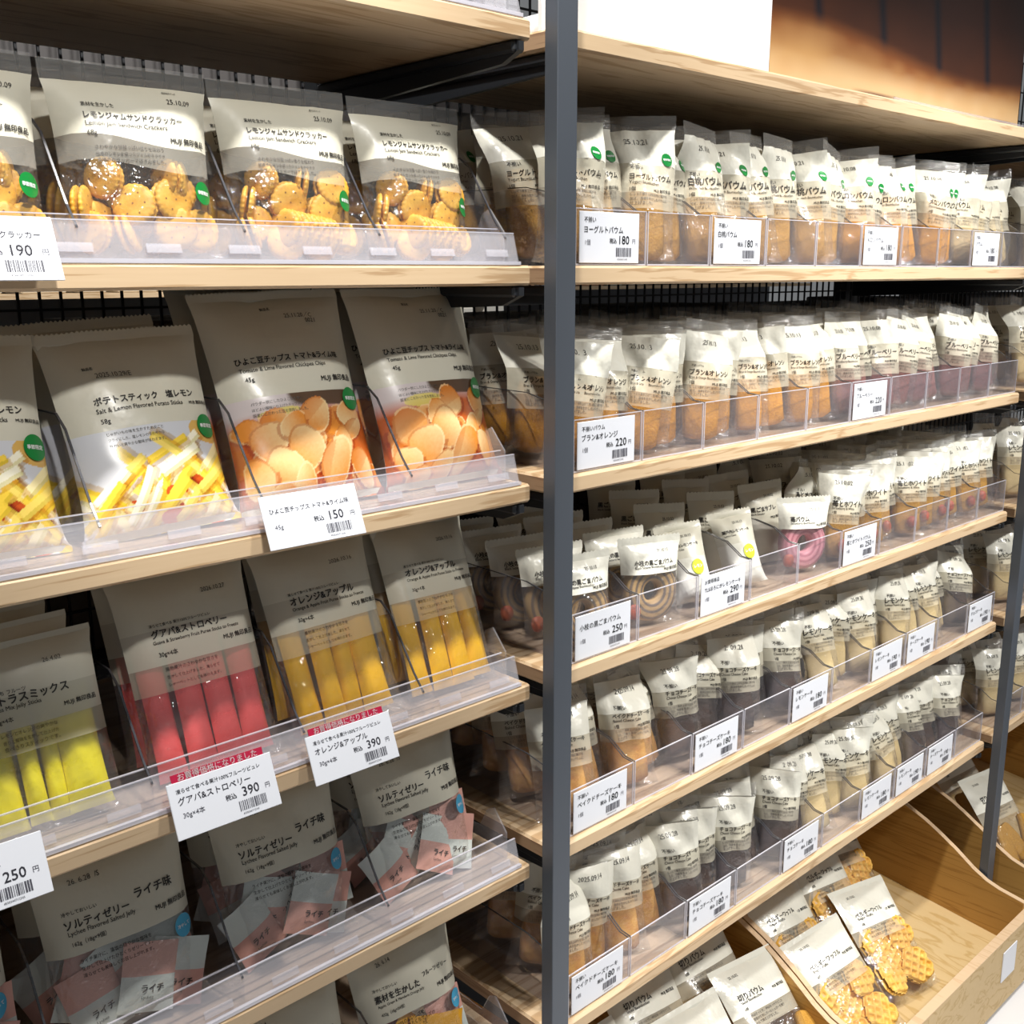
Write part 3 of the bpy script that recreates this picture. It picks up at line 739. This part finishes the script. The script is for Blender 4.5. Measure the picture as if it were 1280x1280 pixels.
# ================================================================ price cards
def card_parts(w_, h_, name, price, pre=None, note='45g', ribbon=False, t=.0016):
    pl = lambda x, z: (x-w_/2, -t/2-.0004, z)
    parts = [('card', MB().bbox(-w_/2, w_/2, -t/2, t/2, 0, h_, .0005).mesh('card', False, 'card'))]
    mb = MB()
    if pre: put_text(mb, pl, pre, .07*w_, h_*.80, size=h_*.12, bold=.004, maxw=w_*.8)
    put_text(mb, pl, name, .07*w_, h_*(.60 if pre else .66), size=h_*.15, bold=.006, maxw=w_*.82)
    put_text(mb, pl, note, .09*w_, h_*.36, size=h_*.12, bold=0, maxw=w_*.2)
    put_text(mb, pl, '税込', w_*.49, h_*.40, size=h_*.11, bold=.01)
    put_text(mb, pl, price, w_*.655, h_*.38, size=h_*.24, bold=.006, maxw=w_*.2)
    put_text(mb, pl, '円', w_*.88, h_*.40, size=h_*.11)
    parts.append(('price_text', mb.mesh('price_text', False, 'ink_card')))
    bc = MB(); x = w_*.60; r = random.Random(len(name)+int(price))
    while x < w_*.86:
        ww = r.choice((.0006, .0010, .0016)); a = pl(x, h_*.15); bc.v += [(a[0], a[1], h_*.13), (a[0]+ww, a[1], h_*.13), (a[0]+ww, a[1], h_*.31), (a[0], a[1], h_*.31)]
        k = len(bc.v)-4; bc.f.append((k, k+1, k+2, k+3)); x += ww+r.choice((.0007, .0012))
    put_text(bc, pl, '4550344712345', w_*.62, h_*.06, size=h_*.05, maxw=w_*.25)
    parts.append(('barcode', bc.mesh('barcode', False, 'ink_card')))
    if ribbon:
        rb = MB().box(-w_*.44, w_*.44, .0012, .0022, h_*.92, h_*1.14).mesh('red_ribbon', False, 'red_print')
        m2 = MB(); put_text(m2, lambda x, z: (x-w_/2, .0008, z), 'お買得価格になりました', w_*.12, h_*1.015, size=h_*.15, bold=.006, maxw=w_*.76)
        parts.append(('red_ribbon', rb, None, [('ribbon_text', m2.mesh('ribbon_text', False, 'white_print'))]))
    return parts
def lcard(level, x, z, w_, h_, *a, label='', tilt=22, roll=0, **kw):
    inst(card_parts(w_, h_, *a, **kw), 'price_card', (x, -.026, z), (R(-tilt), R(roll), R(-1)), label, 'price card', 'price cards on the left shelves')
lcard(1, .297, 1.656, .112, .056, 'レモンジャムサンドクラッカー', '190', note='68g', label='white 190 yen price card clipped under the cracker bags')
lcard(2, .592, 1.388, .116, .056, 'ひよこ豆チップス トマト&ライム味', '150', note='45g', label='white 150 yen price card under the chickpea chip bag')
lcard(3, .236, 1.113, .112, .056, 'シトラスミックス', '250', note='10g×4本', label='white 250 yen price card cut by left picture edge')
lcard(3, .472, 1.113, .116, .056, 'グアバ&ストロベリー', '390', pre='凍らせて食べる果汁100%フルーツピュレ', note='30g×4本', ribbon=True, label='390 yen price card with red ribbon under the red stick bag')
lcard(3, .630, 1.116, .112, .054, 'オレンジ&アップル', '390', pre='凍らせて食べる果汁100%フルーツピュレ', note='30g×4本', ribbon=True, label='390 yen price card with red ribbon under orange stick bag')

# ================================================================ RIGHT BAY: clear boxes, cake bars
def box_parts(w_, hf=.070, dp=.385):
    t = .0015
    pts = [(.0, 0), (.0, hf), (.02, hf+.002), (.05, hf+.022), (.09, hf+.030), (dp, hf+.034), (dp, 0)]
    side = MB().prism(pts, 0, t).mesh('side_panel', False, 'acrylic')
    ed = MB()
    for (ya, za), (yb, zb) in zip(pts[1:6], pts[2:6]): ed.prism([(ya, za), (yb, zb), (yb, zb+.0011), (ya, za+.0011)], -.0002, t+.0002)
    ed = ed.mesh('panel_edge', False, 'divider_edge')
    fe = MB().box(-w_/2, w_/2, -.0002, t+.0002, hf, hf+.0012).mesh('front_edge', False, 'acrylic_edge')
    ve = MB().box(-.0007, .0007, -.0004, t, .0025, hf).mesh('corner_edge', False, 'acrylic_edge')
    fb = MB().box(-w_/2, w_/2, -.0002, t+.0002, .0002, .0022).mesh('front_edge', False, 'acrylic_edge')
    return [('front_panel', MB().box(-w_/2, w_/2, 0, t, 0, hf).mesh('front_panel', False, 'acrylic'), None, [('front_edge', fe), ('front_edge', fb), ('corner_edge', ve, Matrix.Translation((-w_/2+.0007, 0, 0))), ('corner_edge', ve, Matrix.Translation((w_/2-.0007, 0, 0)))]),
            ('side_panel', side, Matrix.Translation((-w_/2, 0, 0)), [('panel_edge', ed)]), ('side_panel', side, Matrix.Translation((w_/2-t, 0, 0)), [('panel_edge', ed)]),
            ('base_panel', MB().box(-w_/2, w_/2, .001, dp, .0003, .0015).mesh('base_panel', False, 'acrylic'))]
BX0, BP = 1.010, .142
BOX = box_parts(BP-.003)
SHELF = {1: 'top cake shelf', 2: 'second cake shelf', 3: 'third cake shelf', 4: 'fourth cake shelf', 5: 'lowest cake shelf'}
for l in range(1, 6):
    for i in range(10):
        inst(BOX, 'acrylic_box', (BX0+BP*(i+.5), .010, TOP[l]+.0004), (0, 0, 0), 'clear acrylic box, %s from grey post on %s' % (ORD[i], SHELF[l]), 'acrylic box', 'acrylic boxes on the right shelves')

def cake_bar(w_, h_, d_, mat, seed):
    r = random.Random(seed); mb = MB(); n = 20
    lv = [0, .02, .08, .3, .55, .8, .93, .98, 1]
    for v in lv:
        k = 1-.55*max(0, .04-v)/.04-.22*max(0, v-.5)/.5-.4*max(0, v-.96)/.04
        jx, jy = r.uniform(-.0012, .0012), r.uniform(-.0012, .0012)
        for i in range(n):
            a = 6.2832*i/n; c, s = math.cos(a), math.sin(a)
            x = w_/2*k*math.copysign(abs(c)**.55, c); y = d_/2*k*math.copysign(abs(s)**.55, s)
            mb.v.append((x+jx, y+jy, v*h_))
    for q in range(len(lv)-1):
        for i in range(n): j = (i+1) % n; mb.f.append((q*n+i, q*n+j, (q+1)*n+j, (q+1)*n+i))
    mb.f.append(tuple(range(n-1, -1, -1))); mb.f.append(tuple(range((len(lv)-1)*n, len(lv)*n)))
    return mb.mesh('cake_bar', True, mat)
def baum(seed, mat, title, eng, date, w_=.104, h_=.203, d_=.046, dot=None, cake=(.060, .122, .026), zones=(.36, .47, .66, .90), upper='cream_bright', extra=None, pre='不揃い'):
    rr = random.Random(seed*3)
    b = Bag(w_, h_, d_, .03, zones[3]+.01, .66, .5, seed, .0042, twist=rr.uniform(-34, 34), bend=rr.uniform(-.012, .016), sway=rr.uniform(-.010, .010), pw=3)
    z = zones
    parts = [b.zone('clear_window', 'clear', 0, z[0], nu=10, nv=7), b.zone('pale_band', 'cream_thin', z[0], z[1], nu=10, nv=3), b.zone('milky_film', 'cream_milky', z[1], z[2], nu=10, nv=4),
             b.zone('printed_panel', upper, z[2], z[3], nu=12, nv=8), b.zone('top_seal', 'clear_seal', z[3], 1, nu=12, nv=5)]
    tz = z[1]+.085
    parts.append(b.text([(pre, .20, tz+.065, .07, .01, .22), (title, .18, tz, .13, .02, .70), (eng, .18, tz-.032, .06, .006, .56), ('1個', .19, tz-.078, .06, .012, .1), (BRAND, .58, tz-.078, .07, .02, .30), (date, .28, z[3]-.10, .10, -.004, .46)]))
    parts.append(b.text([('しっとり焼き上げた生地に果汁を', .2, z[1]-.025, .055, .006, .62), ('加え、風味を生かしたバウムに', .2, z[1]-.055, .055, .006, .62), ('仕上げました。', .2, z[1]-.085, .055, .006, .34)], 'ink_soft', 'small_print'))
    parts.append(('cake_bar', cake_bar(*cake, mat, seed), TRS(0, .001, .006)))
    if dot: parts.append(b.disc(.83, .70, .0085, dot, off=.0012, n=18))
    if extra: parts += extra(b)
    return parts
def berry_extra(b):
    mb = MB(); n = 12
    for k, (rr, y) in enumerate(((0, -.006), (.006, -.005), (.010, -.002), (.0105, .002))):
        for i in range(n): a = 6.2832*i/n; mb.v.append((rr*math.cos(a), y, rr*1.2*math.sin(a)))
    for k in range(3):
        for i in range(n): j = (i+1) % n; mb.f.append((k*n+i, k*n+j, (k+1)*n+j, (k+1)*n+i))
    return [('strawberry_slice', mb.mesh('strawberry_slice', True, 'strawberry'), TRS(.004, -.0165, .030))]
def kind(seed, desc, *a, **kw):
    return [baum(seed+13*i, *a, **kw) for i in range(3)], desc
LOW = dict(w_=.108, h_=.194, d_=.052, zones=(.40, .50, .62, .87))
K = {
 'yogurt': kind(101, 'yogurt cake bag with green dot', 'cake_yellow', 'ヨーグルトバウム', 'Yogurt Baumkuchen', '25.10.21', dot='green_dot'),
 'peach': kind(107, 'white peach cake bag with green dot', 'cake_yellow', '白桃バウム', 'White Peach Baumkuchen', '25.10.21', dot='green_dot'),
 'melon': kind(113, 'melon cake bag with green dot', 'cake_orange', 'メロンバウム', 'Melon Baumkuchen', '25.10.08', dot='green_dot'),
 'plainbaum': kind(119, 'pale plain cake bag', 'cake_pale', 'バウム', 'Baumkuchen', '25.10.08'),
 'bran': kind(127, 'bran orange cake bag', 'cake_orange', 'ブラン&オレンジ', 'Bran & Orange Baumkuchen', '25.10.13', h_=.188, cake=(.058, .108, .026), pre='不揃いバウム'),
 'berry': kind(131, 'dark pink berry cake bag', 'cake_pink', 'ブルーベリー', 'Blueberry Baumkuchen', '25.10.08', h_=.190, w_=.098, cake=(.056, .108, .026)),
 'straw': kind(137, 'strawberry topped cake bag', 'cake_yellow', '苺とホワイト', 'Strawberry & White', '25.10.02', h_=.178, cake=(.058, .104, .024), zones=(.40, .50, .62, .91), extra=berry_extra),
 'cheese': kind(139, 'baked cheese cake bag', 'cake_cheese', 'ベイクドチーズケーキ', 'Baked Cheese Cake', '2025.09.14', cake=(.064, .108, .028), **LOW),
 'choco': kind(149, 'chocolate cake bag', 'cake_choco', 'チョコチーズケーキ', 'Choco Cheese Cake', '25.09.28', cake=(.064, .078, .030), **LOW),
 'pound': kind(151, 'pale lemon cake bag', 'cake_pale', 'レモンケーキ', 'Lemon Pound Cake', '25.09.30', cake=(.066, .104, .030), **LOW),
}
def pouch(seed, w_, h_, d_, title, eng):
    b = Bag(w_, h_, d_, .02, .90, .7, .5, seed, .0026)
    return [b.zone('pouch', 'cream', 0, .91, nu=12, nv=14), b.zone('top_seal', 'cream', .91, 1, nu=12, nv=4, zig=30),
            b.text([(title, .14, .66, .10, .02, .66), (eng, .14, .62, .05, .006, .5), (BRAND, .55, .56, .06, .02, .36), ('25.10.02', .5, .82, .07, 0, .3)])]
def ring_bag(seed, mat, dark=False, big=False):
    w_, h_ = .118, .135
    b = Bag(w_, h_, .046, .02, .93, .75, .5, seed, .0022)
    parts = [b.zone('printed_panel', 'cream_bright', .60, .93, nu=14), b.zone('top_seal', 'cream_bright', .93, 1, nu=14, nv=4, zig=34), b.zone('clear_window', 'clear', 0, .60, nu=14)]
    parts.append(b.text([('小枝の黒ごまバウム' if not dark else '苺バウム', .16, .70, .085, .02, .66), ('Black Sesame Baumkuchen' if not dark else 'Strawberry Baumkuchen', .16, .665, .045, .006, .5), (BRAND, .62, .63, .05, .02, .3), ('25.10.13', .55, .83, .06, 0, .3)]))
    t = MB(); n, k = 36, 10
    for i in range(n):
        a = 6.2832*i/n
        for j in range(k):
            q = 6.2832*j/k; c, s = math.cos(q), math.sin(q)
            r = .031+.0165*math.copysign(abs(c)**.6, c); y = .012*math.copysign(abs(s)**.6, s)
            t.v.append((r*math.cos(a), y, r*math.sin(a)))
    for i in range(n):
        for j in range(k): i2, j2 = (i+1) % n, (j+1) % k; t.f.append((i*k+j, i2*k+j, i2*k+j2, i*k+j2))
    parts.append(('ring_cake', t.mesh('ring_cake', True, mat), TRS(0, .002, .052)))
    berry = [p for p in berry_extra(b)][0]
    parts.append((berry[0], berry[1], TRS(-.034, -.007, .024, s=1.05)))
    return parts
RG = ring_bag(171, 'ring_grey'); RP = ring_bag(173, 'ring_pink', True)
def lemon_pouch():
    b = Bag(.086, .128, .046, .02, .93, .75, .5, 181, .0024)
    parts = [b.zone('printed_panel', 'cream', .55, .93, nu=12), b.zone('top_seal', 'cream', .93, 1, nu=12, nv=4, zig=26), b.zone('front_flap', 'cream_bright', 0, .55, nu=12)]
    parts.append(b.text([('瀬戸内レモンケーキ', .14, .70, .09, .02, .66), ('Lemon Cake', .16, .655, .05, .006, .4), ('25.10.13', .45, .82, .07, 0, .3)]))
    parts.append(b.disc(.62, .42, .0125, 'lime_dot', off=.0014, lines='レモン'))
    return parts
LP = lemon_pouch()
TP = pouch(191, .10, .15, .04, '黒ごまサブレ', 'Black Sesame')

def stand(parts, name, l, x, y, yaw, lean, roll, label, cat='cake bag', group=None, dz=.0022):
    inst(parts, name, (x, y, TOP[l]+dz), (R(-lean), R(roll), R(yaw)), label, cat, group)
ROWN = ['front row', 'second row', 'third row', 'fourth row']
RY = [.050, .118, .190, .270]
plan = {1: ['yogurt', 'yogurt', 'peach', 'peach', 'peach', 'melon', 'melon', 'melon', 'plainbaum', 'plainbaum'],
        2: ['bran', 'bran', 'bran', 'bran', 'bran', 'berry', 'berry', 'berry', 'berry', 'berry'],
        3: [None, None, None, None, None, 'straw', 'straw', 'straw', 'straw', 'straw'],
        4: ['cheese', 'cheese', 'choco', 'choco', 'choco', 'plainbaum2', 'pound', 'pound', 'pound', 'choco'],
        5: ['cheese', 'cheese', 'choco', 'choco', 'choco', 'pound', 'pound', 'pound', 'choco', 'choco']}
K['plainbaum2'] = K['pound']
NAMES = {'yogurt': 'yogurt_cake_bag', 'peach': 'peach_cake_bag', 'melon': 'melon_cake_bag', 'plainbaum': 'plain_cake_bag', 'bran': 'bran_orange_cake_bag', 'berry': 'berry_cake_bag', 'straw': 'strawberry_cake_bag',
         'cheese': 'cheese_cake_bag', 'choco': 'chocolate_cake_bag', 'pound': 'lemon_cake_bag', 'plainbaum2': 'lemon_cake_bag'}
rnd = random.Random(3)
for l, kinds in plan.items():
    for i, kd in enumerate(kinds):
        if not kd: continue
        parts, desc = K[kd]
        low = l >= 4
        for r_ in range(4):
            n = 2 if r_ < 2 else (2 if i < 2 else 1)
            for k in range(n):
                sgn = (-1, 1)[k] if n == 2 else rnd.choice((-.4, .4))
                x = BX0+BP*(i+.5)+sgn*.034+rnd.uniform(-.005, .005)
                y = RY[r_]+rnd.uniform(-.006, .008)+((.020 if low else .012) if k else 0)
                yaw = rnd.uniform(-40, -8) if not low else rnd.uniform(-42, 0)
                lean = rnd.uniform(3, 9) if not low else rnd.uniform(8, 20)
                roll = rnd.uniform(-6, 9)
                side = ('left', 'right')[k] if n == 2 else 'alone'
                stand(parts[rnd.randrange(3)], NAMES[kd], l, x, y, yaw, lean, roll, '%s, %s %s in %s box, %s' % (desc, ROWN[r_], side, ORD[i], SHELF[l]), 'cake bag', desc.split(' bag')[0]+' bags on the '+SHELF[l], dz=.002+(.012*r_ if low else .003*r_))
# third shelf: rings and pouches
B = lambda i, o=0: BX0+BP*(i+.5)+o
stand(RG, 'ring_cake_bag', 3, B(0, -.01), .045, -12, 8, 0, 'grey ring cake bag behind the 250 yen card in first box, third cake shelf', 'cake bag', 'ring cake bags')
stand(RG, 'ring_cake_bag', 3, B(1, .0), .045, -14, 6, 2, 'grey ring cake bag with strawberry slice in second box, third cake shelf', 'cake bag', 'ring cake bags')
for i in (0, 1):
    for j in range(4):
        stand(RG, 'ring_cake_bag', 3, B(i, -.004*j), .108+.062*j, -12, 8, 0, 'ring cake bag, row %s behind the front, in %s box, third cake shelf' % (ORD[j], ORD[i]), 'cake bag', 'ring cake bags', dz=.003*j+.002)
for i in (2, 3):
    stand(LP, 'lemon_pouch', 3, B(i, -.02), .052, -24, 22, -6, 'folded lemon pouch with lime dot in %s box, third cake shelf' % ORD[i], 'cake bag', 'lemon pouches', dz=.010)
    for j in range(3):
        stand(TP, 'tan_pouch', 3, B(i, .012*j-.01), .130+.065*j, -20, 10, 3, 'tan paper pouch, row %s behind the lemon pouch, in %s box' % (ORD[j], ORD[i]), 'cake bag', 'tan pouches', dz=.012*j+.004)
stand(RP, 'ring_cake_bag', 3, B(4, .0), .046, -20, 4, 2, 'pink ring cake bag with white top in fifth box, third cake shelf', 'cake bag', 'ring cake bags')
for j in range(3):
    stand(TP, 'tan_pouch', 3, B(4, -.012*j), .118+.065*j, -18, 9, -3, 'tan paper pouch, row %s behind the pink ring cake' % ORD[j], 'cake bag', 'tan pouches', dz=.010*j+.004)

# price cards in the boxes
RC = {1: [(0, 'ヨーグルトバウム', '180', '不揃い'), (2, '白桃バウム', '180', '不揃い'), (5, 'メロンバウム', '180', '不揃い'), (8, 'バウム', '180', '不揃い')],
      2: [(0, 'ブラン&オレンジ', '220', '不揃いバウム'), (5, 'ブルーベリー', '220', '不揃い')],
      3: [(0, '小枝の黒ごまバウム', '250', None), (2, 'TLSほろにがレモンケーキ', '290', 'お買得商品'), (5, '苺とホワイトバウム', '250', '不揃い')],
      4: [(0, 'ベイクドチーズケーキ', '180', '不揃い'), (2, 'チョコチーズケーキ', '180', '不揃い'), (4, 'レモンケーキ', '180', '不揃い'), (6, 'レモンケーキ', '190', '不揃い'), (7, 'チーズケーキ', '190', '不揃い'), (9, 'チョコケーキ', '190', '不揃い')],
      5: [(0, 'ベイクドチーズケーキ', '180', '不揃い'), (2, 'チョコチーズケーキ', '180', '不揃い'), (4, 'チョコケーキ', '180', '不揃い'), (6, 'レモンケーキ', '180', '不揃い'), (7, 'レモンケーキ', '190', '不揃い'), (8, 'チーズケーキ', '190', '不揃い')]}
for l, cs in RC.items():
    for i, nm, pr, pre in cs:
        inst(card_parts(.116, .064, nm, pr, pre=pre, note='1個'), 'price_card', (B(i, -.006), .0085, TOP[l]+.0035), (0, 0, 0), 'white %s yen price card on %s box of %s' % (pr, ORD[i], SHELF[l]), 'price card', 'price cards on the right shelves')

# ---------------------------------------------------------------- next bay beyond the far post
for l in range(1, 6):
    for i in range(2):
        inst(BOX, 'acrylic_box', (XN0+.04+BP*(i+.5), .010, TOP[l]+.0004), (0, 0, 0), 'clear acrylic box past the far post, %s on %s level' % (ORD[i], SHELF[l].split()[0]), 'acrylic box', 'acrylic boxes past the far post')
        for j in range(2):
            kd = 'pound' if l > 2 else 'plainbaum'
            stand(K[kd][0][(i+j) % 3], NAMES[kd], l, XN0+.04+BP*(i+.5), .055+.07*j, -25, 8, 2, 'pale cake bag past the far post, box %s row %s, %s level' % (ORD[i], ORD[j], SHELF[l].split()[0]), 'cake bag', 'cake bags past the far post')

# ================================================================ wooden bins under the shelves
prof = [(.42, .42), (.30, .40), (.20, .355), (.12, .322), (.086, .304), (.039, .276), (-.007, .244), (-.041, .226), (-.073, .217), (-.131, .208)]
def wbin(x0, x1, label, shift=0):
    t = .013; e = empty('wooden_bin', ((x0+x1)/2, shift, 0)); tag(e, label, 'bin', 'wooden bins along the floor')
    h = (x1-x0)/2
    out = [(-.131, .03), (.42, .03)] + prof
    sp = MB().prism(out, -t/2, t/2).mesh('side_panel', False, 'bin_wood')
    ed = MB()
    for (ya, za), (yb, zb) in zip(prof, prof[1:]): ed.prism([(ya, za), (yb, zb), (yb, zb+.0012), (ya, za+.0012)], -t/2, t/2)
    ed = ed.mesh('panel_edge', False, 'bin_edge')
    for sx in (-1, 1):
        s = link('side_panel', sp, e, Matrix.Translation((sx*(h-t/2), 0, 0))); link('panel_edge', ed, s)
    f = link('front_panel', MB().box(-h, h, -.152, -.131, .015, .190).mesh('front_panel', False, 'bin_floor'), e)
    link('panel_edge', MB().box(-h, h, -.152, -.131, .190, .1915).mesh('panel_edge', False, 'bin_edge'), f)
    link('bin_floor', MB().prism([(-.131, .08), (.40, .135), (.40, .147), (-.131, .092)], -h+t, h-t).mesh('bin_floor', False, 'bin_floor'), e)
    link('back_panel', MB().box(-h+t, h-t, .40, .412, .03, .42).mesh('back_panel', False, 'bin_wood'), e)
    link('plinth', MB().box(-h+.01, h-.01, -.12, .41, 0, .03).mesh('plinth', False, 'far_grey'), e)
    return e
wbin(.985, 1.709, 'open wooden bin of sliced cake bags, below shelves beside grey post')
wbin(1.713, 2.430, 'open wooden bin half filled with waffle bags')
wbin(2.560, 3.26, 'open wooden bin past the far grey post')
inst([('card', MB().box(-.036, .036, -.001, .001, 0, .075).mesh('card', False, 'card'))], 'blank_card', (2.300, -.1535, .085), (0, 0, 0), 'small blank white card stuck on the waffle bin front', 'card')

def waffle_mesh():
    mb = MB(); N = 46; r0 = .040
    def hgt(x, z):
        r = math.hypot(x, z); a = math.atan2(z, x)
        rr = r0*(1+.05*math.sin(5*a+1)+.04*math.cos(3*a))
        if r > rr: return None
        p = .0165; fx = abs(((x/p) % 1)-.5)*2; fz = abs(((z/p) % 1)-.5)*2
        ridge = max(min(1, max(0, (fx-.52)/.25)), min(1, max(0, (fz-.52)/.25)))
        edge = min(1, (rr-r)/.006)
        return .004+(.0075*ridge)*edge+.004*edge
    idx = {}
    for i in range(N+1):
        for j in range(N+1):
            x = (i/N-.5)*.088; z = (j/N-.5)*.088; h = hgt(x, z)
            if h is not None: idx[i, j] = len(mb.v); mb.v.append((x, -h, z))
    for i in range(N):
        for j in range(N):
            q = [(i, j), (i+1, j), (i+1, j+1), (i, j+1)]
            if all(k in idx for k in q): mb.f.append(tuple(idx[k] for k in q))
    b = len(mb.v); fr = list(mb.f)
    mb.v += [(x, .004+.2*(-y-.004), z) for x, y, z in mb.v[:b]]
    mb.f += [tuple(b+k for k in reversed(f)) for f in fr]
    cnt = {}
    for f in fr:
        for a, c in zip(f, f[1:]+f[:1]): cnt[(a, c)] = 1
    for (a, c) in list(cnt):
        if (c, a) not in cnt: mb.f.append((a, c, c+b, a+b))
    return mb.mesh('waffle', True, 'waffle')
WF = waffle_mesh()
def waffle_bag(seed, title='ベルギーワッフル', eng='Belgian Waffle', bread=False):
    w_, h_ = .185, .250
    b = Bag(w_, h_, .050, .02, .955, .75, .55, seed, .0034); r = random.Random(seed)
    parts = [b.zone('printed_panel', 'cream_bright', .62, .96, nu=14), b.zone('pale_band', 'cream_thin', .50, .62, nu=14, nv=4), b.zone('clear_window', 'clear', 0, .50, nu=16, nv=14), b.zone('top_seal', 'cream_bright', .96, 1, nv=3)]
    parts.append(b.text([(title, .16, .72, .075, .02, .50), (eng, .17, .695, .04, .006, .3), ('6個', .17, .645, .035, .01, .1), (BRAND, .68, .70, .045, .02, .22), ('25.10.02', .2, .89, .04, 0, .2)]))
    parts.append(b.text([(t, .2, .59-.03*i, .034, .004, .5) for i, t in enumerate(('外はさっくり、中はもっちりとした', '食感の生地にパールシュガーを練り', '込んで焼き上げました。'))], 'ink_soft', 'small_print'))
    if bread:
        cb = cake_bar(.05, .10, .02, 'cake_yellow', seed)
        for x, z, a in ((-.045, .012, 10), (.015, .014, -14), (.055, .02, 20)): parts.append(('cake_slice', cb, TRS(x, 0, z, 0, a, 0)))
    else:
        for x, z, a, y in ((-.042, .046, 10, .0), (.042, .050, 40, -.004), (-.040, .118, -20, .002), (.044, .122, 15, .0), (.0, .088, 60, .010)):
            parts.append(('waffle', WF, TRS(x, y, z, r.uniform(-14, 14), a, r.uniform(-16, 16))))
    return parts
WB = [waffle_bag(201), waffle_bag(203)]; SB = waffle_bag(207, '切りバウム', 'Sliced Baumkuchen', True)
def lie(parts, name, x, y, z, lean, yaw, roll, label, group):
    e = empty(name, (x, y, z)); e.rotation_euler = (R(-lean), R(roll), R(yaw)); tag(e, label, 'bakery bag', group)
    for p in parts:
        o = link(p[0], p[1], e, p[2] if len(p) > 2 else None)
        for q in (p[3] if len(p) > 3 else ()): link(q[0], q[1], o, q[2] if len(q) > 2 else None)
g6 = 'waffle bags in the bin'
lie(WB[0], 'waffle_bag', 1.835, -.085, .122, 48, -8, -4, 'waffle bag in front at left of the half filled bin', g6)
lie(WB[1], 'waffle_bag', 2.035, -.060, .124, 48, -10, 4, 'waffle bag in front beside the empty bin corner', g6)
lie(WB[1], 'waffle_bag', 1.825, .035, .165, 44, -6, 2, 'waffle bag behind, leaning on the left bin wall', g6)
lie(WB[0], 'waffle_bag', 2.010, .065, .170, 42, -6, 5, 'waffle bag behind, in the middle of the bin', g6)
lie(WB[1], 'waffle_bag', 2.170, .120, .160, 44, -8, 6, 'waffle bag behind at right, resting on the bare bin floor', g6)
g7 = 'sliced cake bags in the bin'
lie(SB, 'sliced_cake_bag', 1.590, -.060, .150, 46, -6, 3, 'sliced cake bag in front beside the bin divider', g7)
lie(SB, 'sliced_cake_bag', 1.400, -.070, .150, 46, -8, -3, 'sliced cake bag in front at the bottom picture edge', g7)
lie(SB, 'sliced_cake_bag', 1.560, .060, .185, 42, -6, -2, 'sliced cake bag behind, second row near the bin divider', g7)
lie(SB, 'sliced_cake_bag', 1.370, .050, .185, 42, -5, 3, 'sliced cake bag behind, second row towards the grey post', g7)
lie(SB, 'sliced_cake_bag', 1.180, -.010, .170, 44, -6, -4, 'sliced cake bag closest to the grey post', g7)
lie(SB, 'bread_bag', 2.700, -.03, .150, 40, -8, 2, 'white bakery bag in front in the bin past the far post', 'bakery bags past the far post')
lie(SB, 'bread_bag', 2.740, .09, .190, 40, -8, -3, 'white bakery bag behind in the bin past the far post', 'bakery bags past the far post')

# ================================================================ what shows through the wire back
e = empty('rear_shelving', (1.4, .9, 0)); tag(e, 'shelving coloured dark for shade, on the other side of the wire back', 'shelving')
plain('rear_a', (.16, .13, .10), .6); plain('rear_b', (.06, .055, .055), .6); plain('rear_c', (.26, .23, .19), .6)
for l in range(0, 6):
    link('shelf_board', MB().box(-2.2, 2.6, -.42, -.02, TOP[l]-TH, TOP[l]).mesh('shelf_board', False, 'rear_b'), e)  # board colour kept dark to stand for the shade behind the wire
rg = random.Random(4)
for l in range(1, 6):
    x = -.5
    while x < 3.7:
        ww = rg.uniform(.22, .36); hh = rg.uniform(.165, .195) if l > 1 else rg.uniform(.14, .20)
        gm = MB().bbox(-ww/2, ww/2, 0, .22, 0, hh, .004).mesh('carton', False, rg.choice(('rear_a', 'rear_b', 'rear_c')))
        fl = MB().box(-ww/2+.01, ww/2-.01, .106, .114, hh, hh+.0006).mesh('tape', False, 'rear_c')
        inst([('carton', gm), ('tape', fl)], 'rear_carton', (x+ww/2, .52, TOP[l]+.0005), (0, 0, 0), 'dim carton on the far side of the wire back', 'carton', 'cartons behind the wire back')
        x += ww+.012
e = empty('far_wall_shelving', (2.6, 3.4, 0)); tag(e, 'distant lit shelving across the shop, seen through the wire', 'shelving')
link('back_board', MB().box(-4.5, 4.5, .35, .40, 0, 2.6).mesh('back_board', False, 'far_grey'), e)
for q in range(7): link('shelf_board', MB().box(-4.5, 4.5, 0, .35, .25+.33*q, .27+.33*q).mesh('shelf_board', False, 'wood'), e)
plain('goods_a', (.72, .70, .64), .5); plain('goods_b', (.50, .62, .60), .5); plain('goods_c', (.62, .40, .28), .5); plain('goods_d', (.28, .32, .40), .5)
rg = random.Random(9)
for i in range(30):
    ww = rg.uniform(.10, .20); hh = rg.uniform(.12, .24); x = -.6+.2*i+rg.uniform(-.02, .02)
    gm = MB().bbox(-ww/2, ww/2, 0, .2, 0, hh, .006).mesh('carton', False, rg.choice(('goods_a', 'goods_a', 'goods_b', 'goods_c', 'goods_d')))
    lm = MB().box(-ww*.3, ww*.3, -.001, .0, hh*.3, hh*.7).mesh('label_panel', False, 'paper_white')
    for lv in (3, 4):
        inst([('carton', gm), ('label_panel', lm)], 'distant_carton', (x if lv == 3 else 4.6-x, 3.45, .27+.33*lv+.0005), (0, 0, 0), 'blurred carton on the distant shelving behind the wire back', 'carton', 'distant cartons')
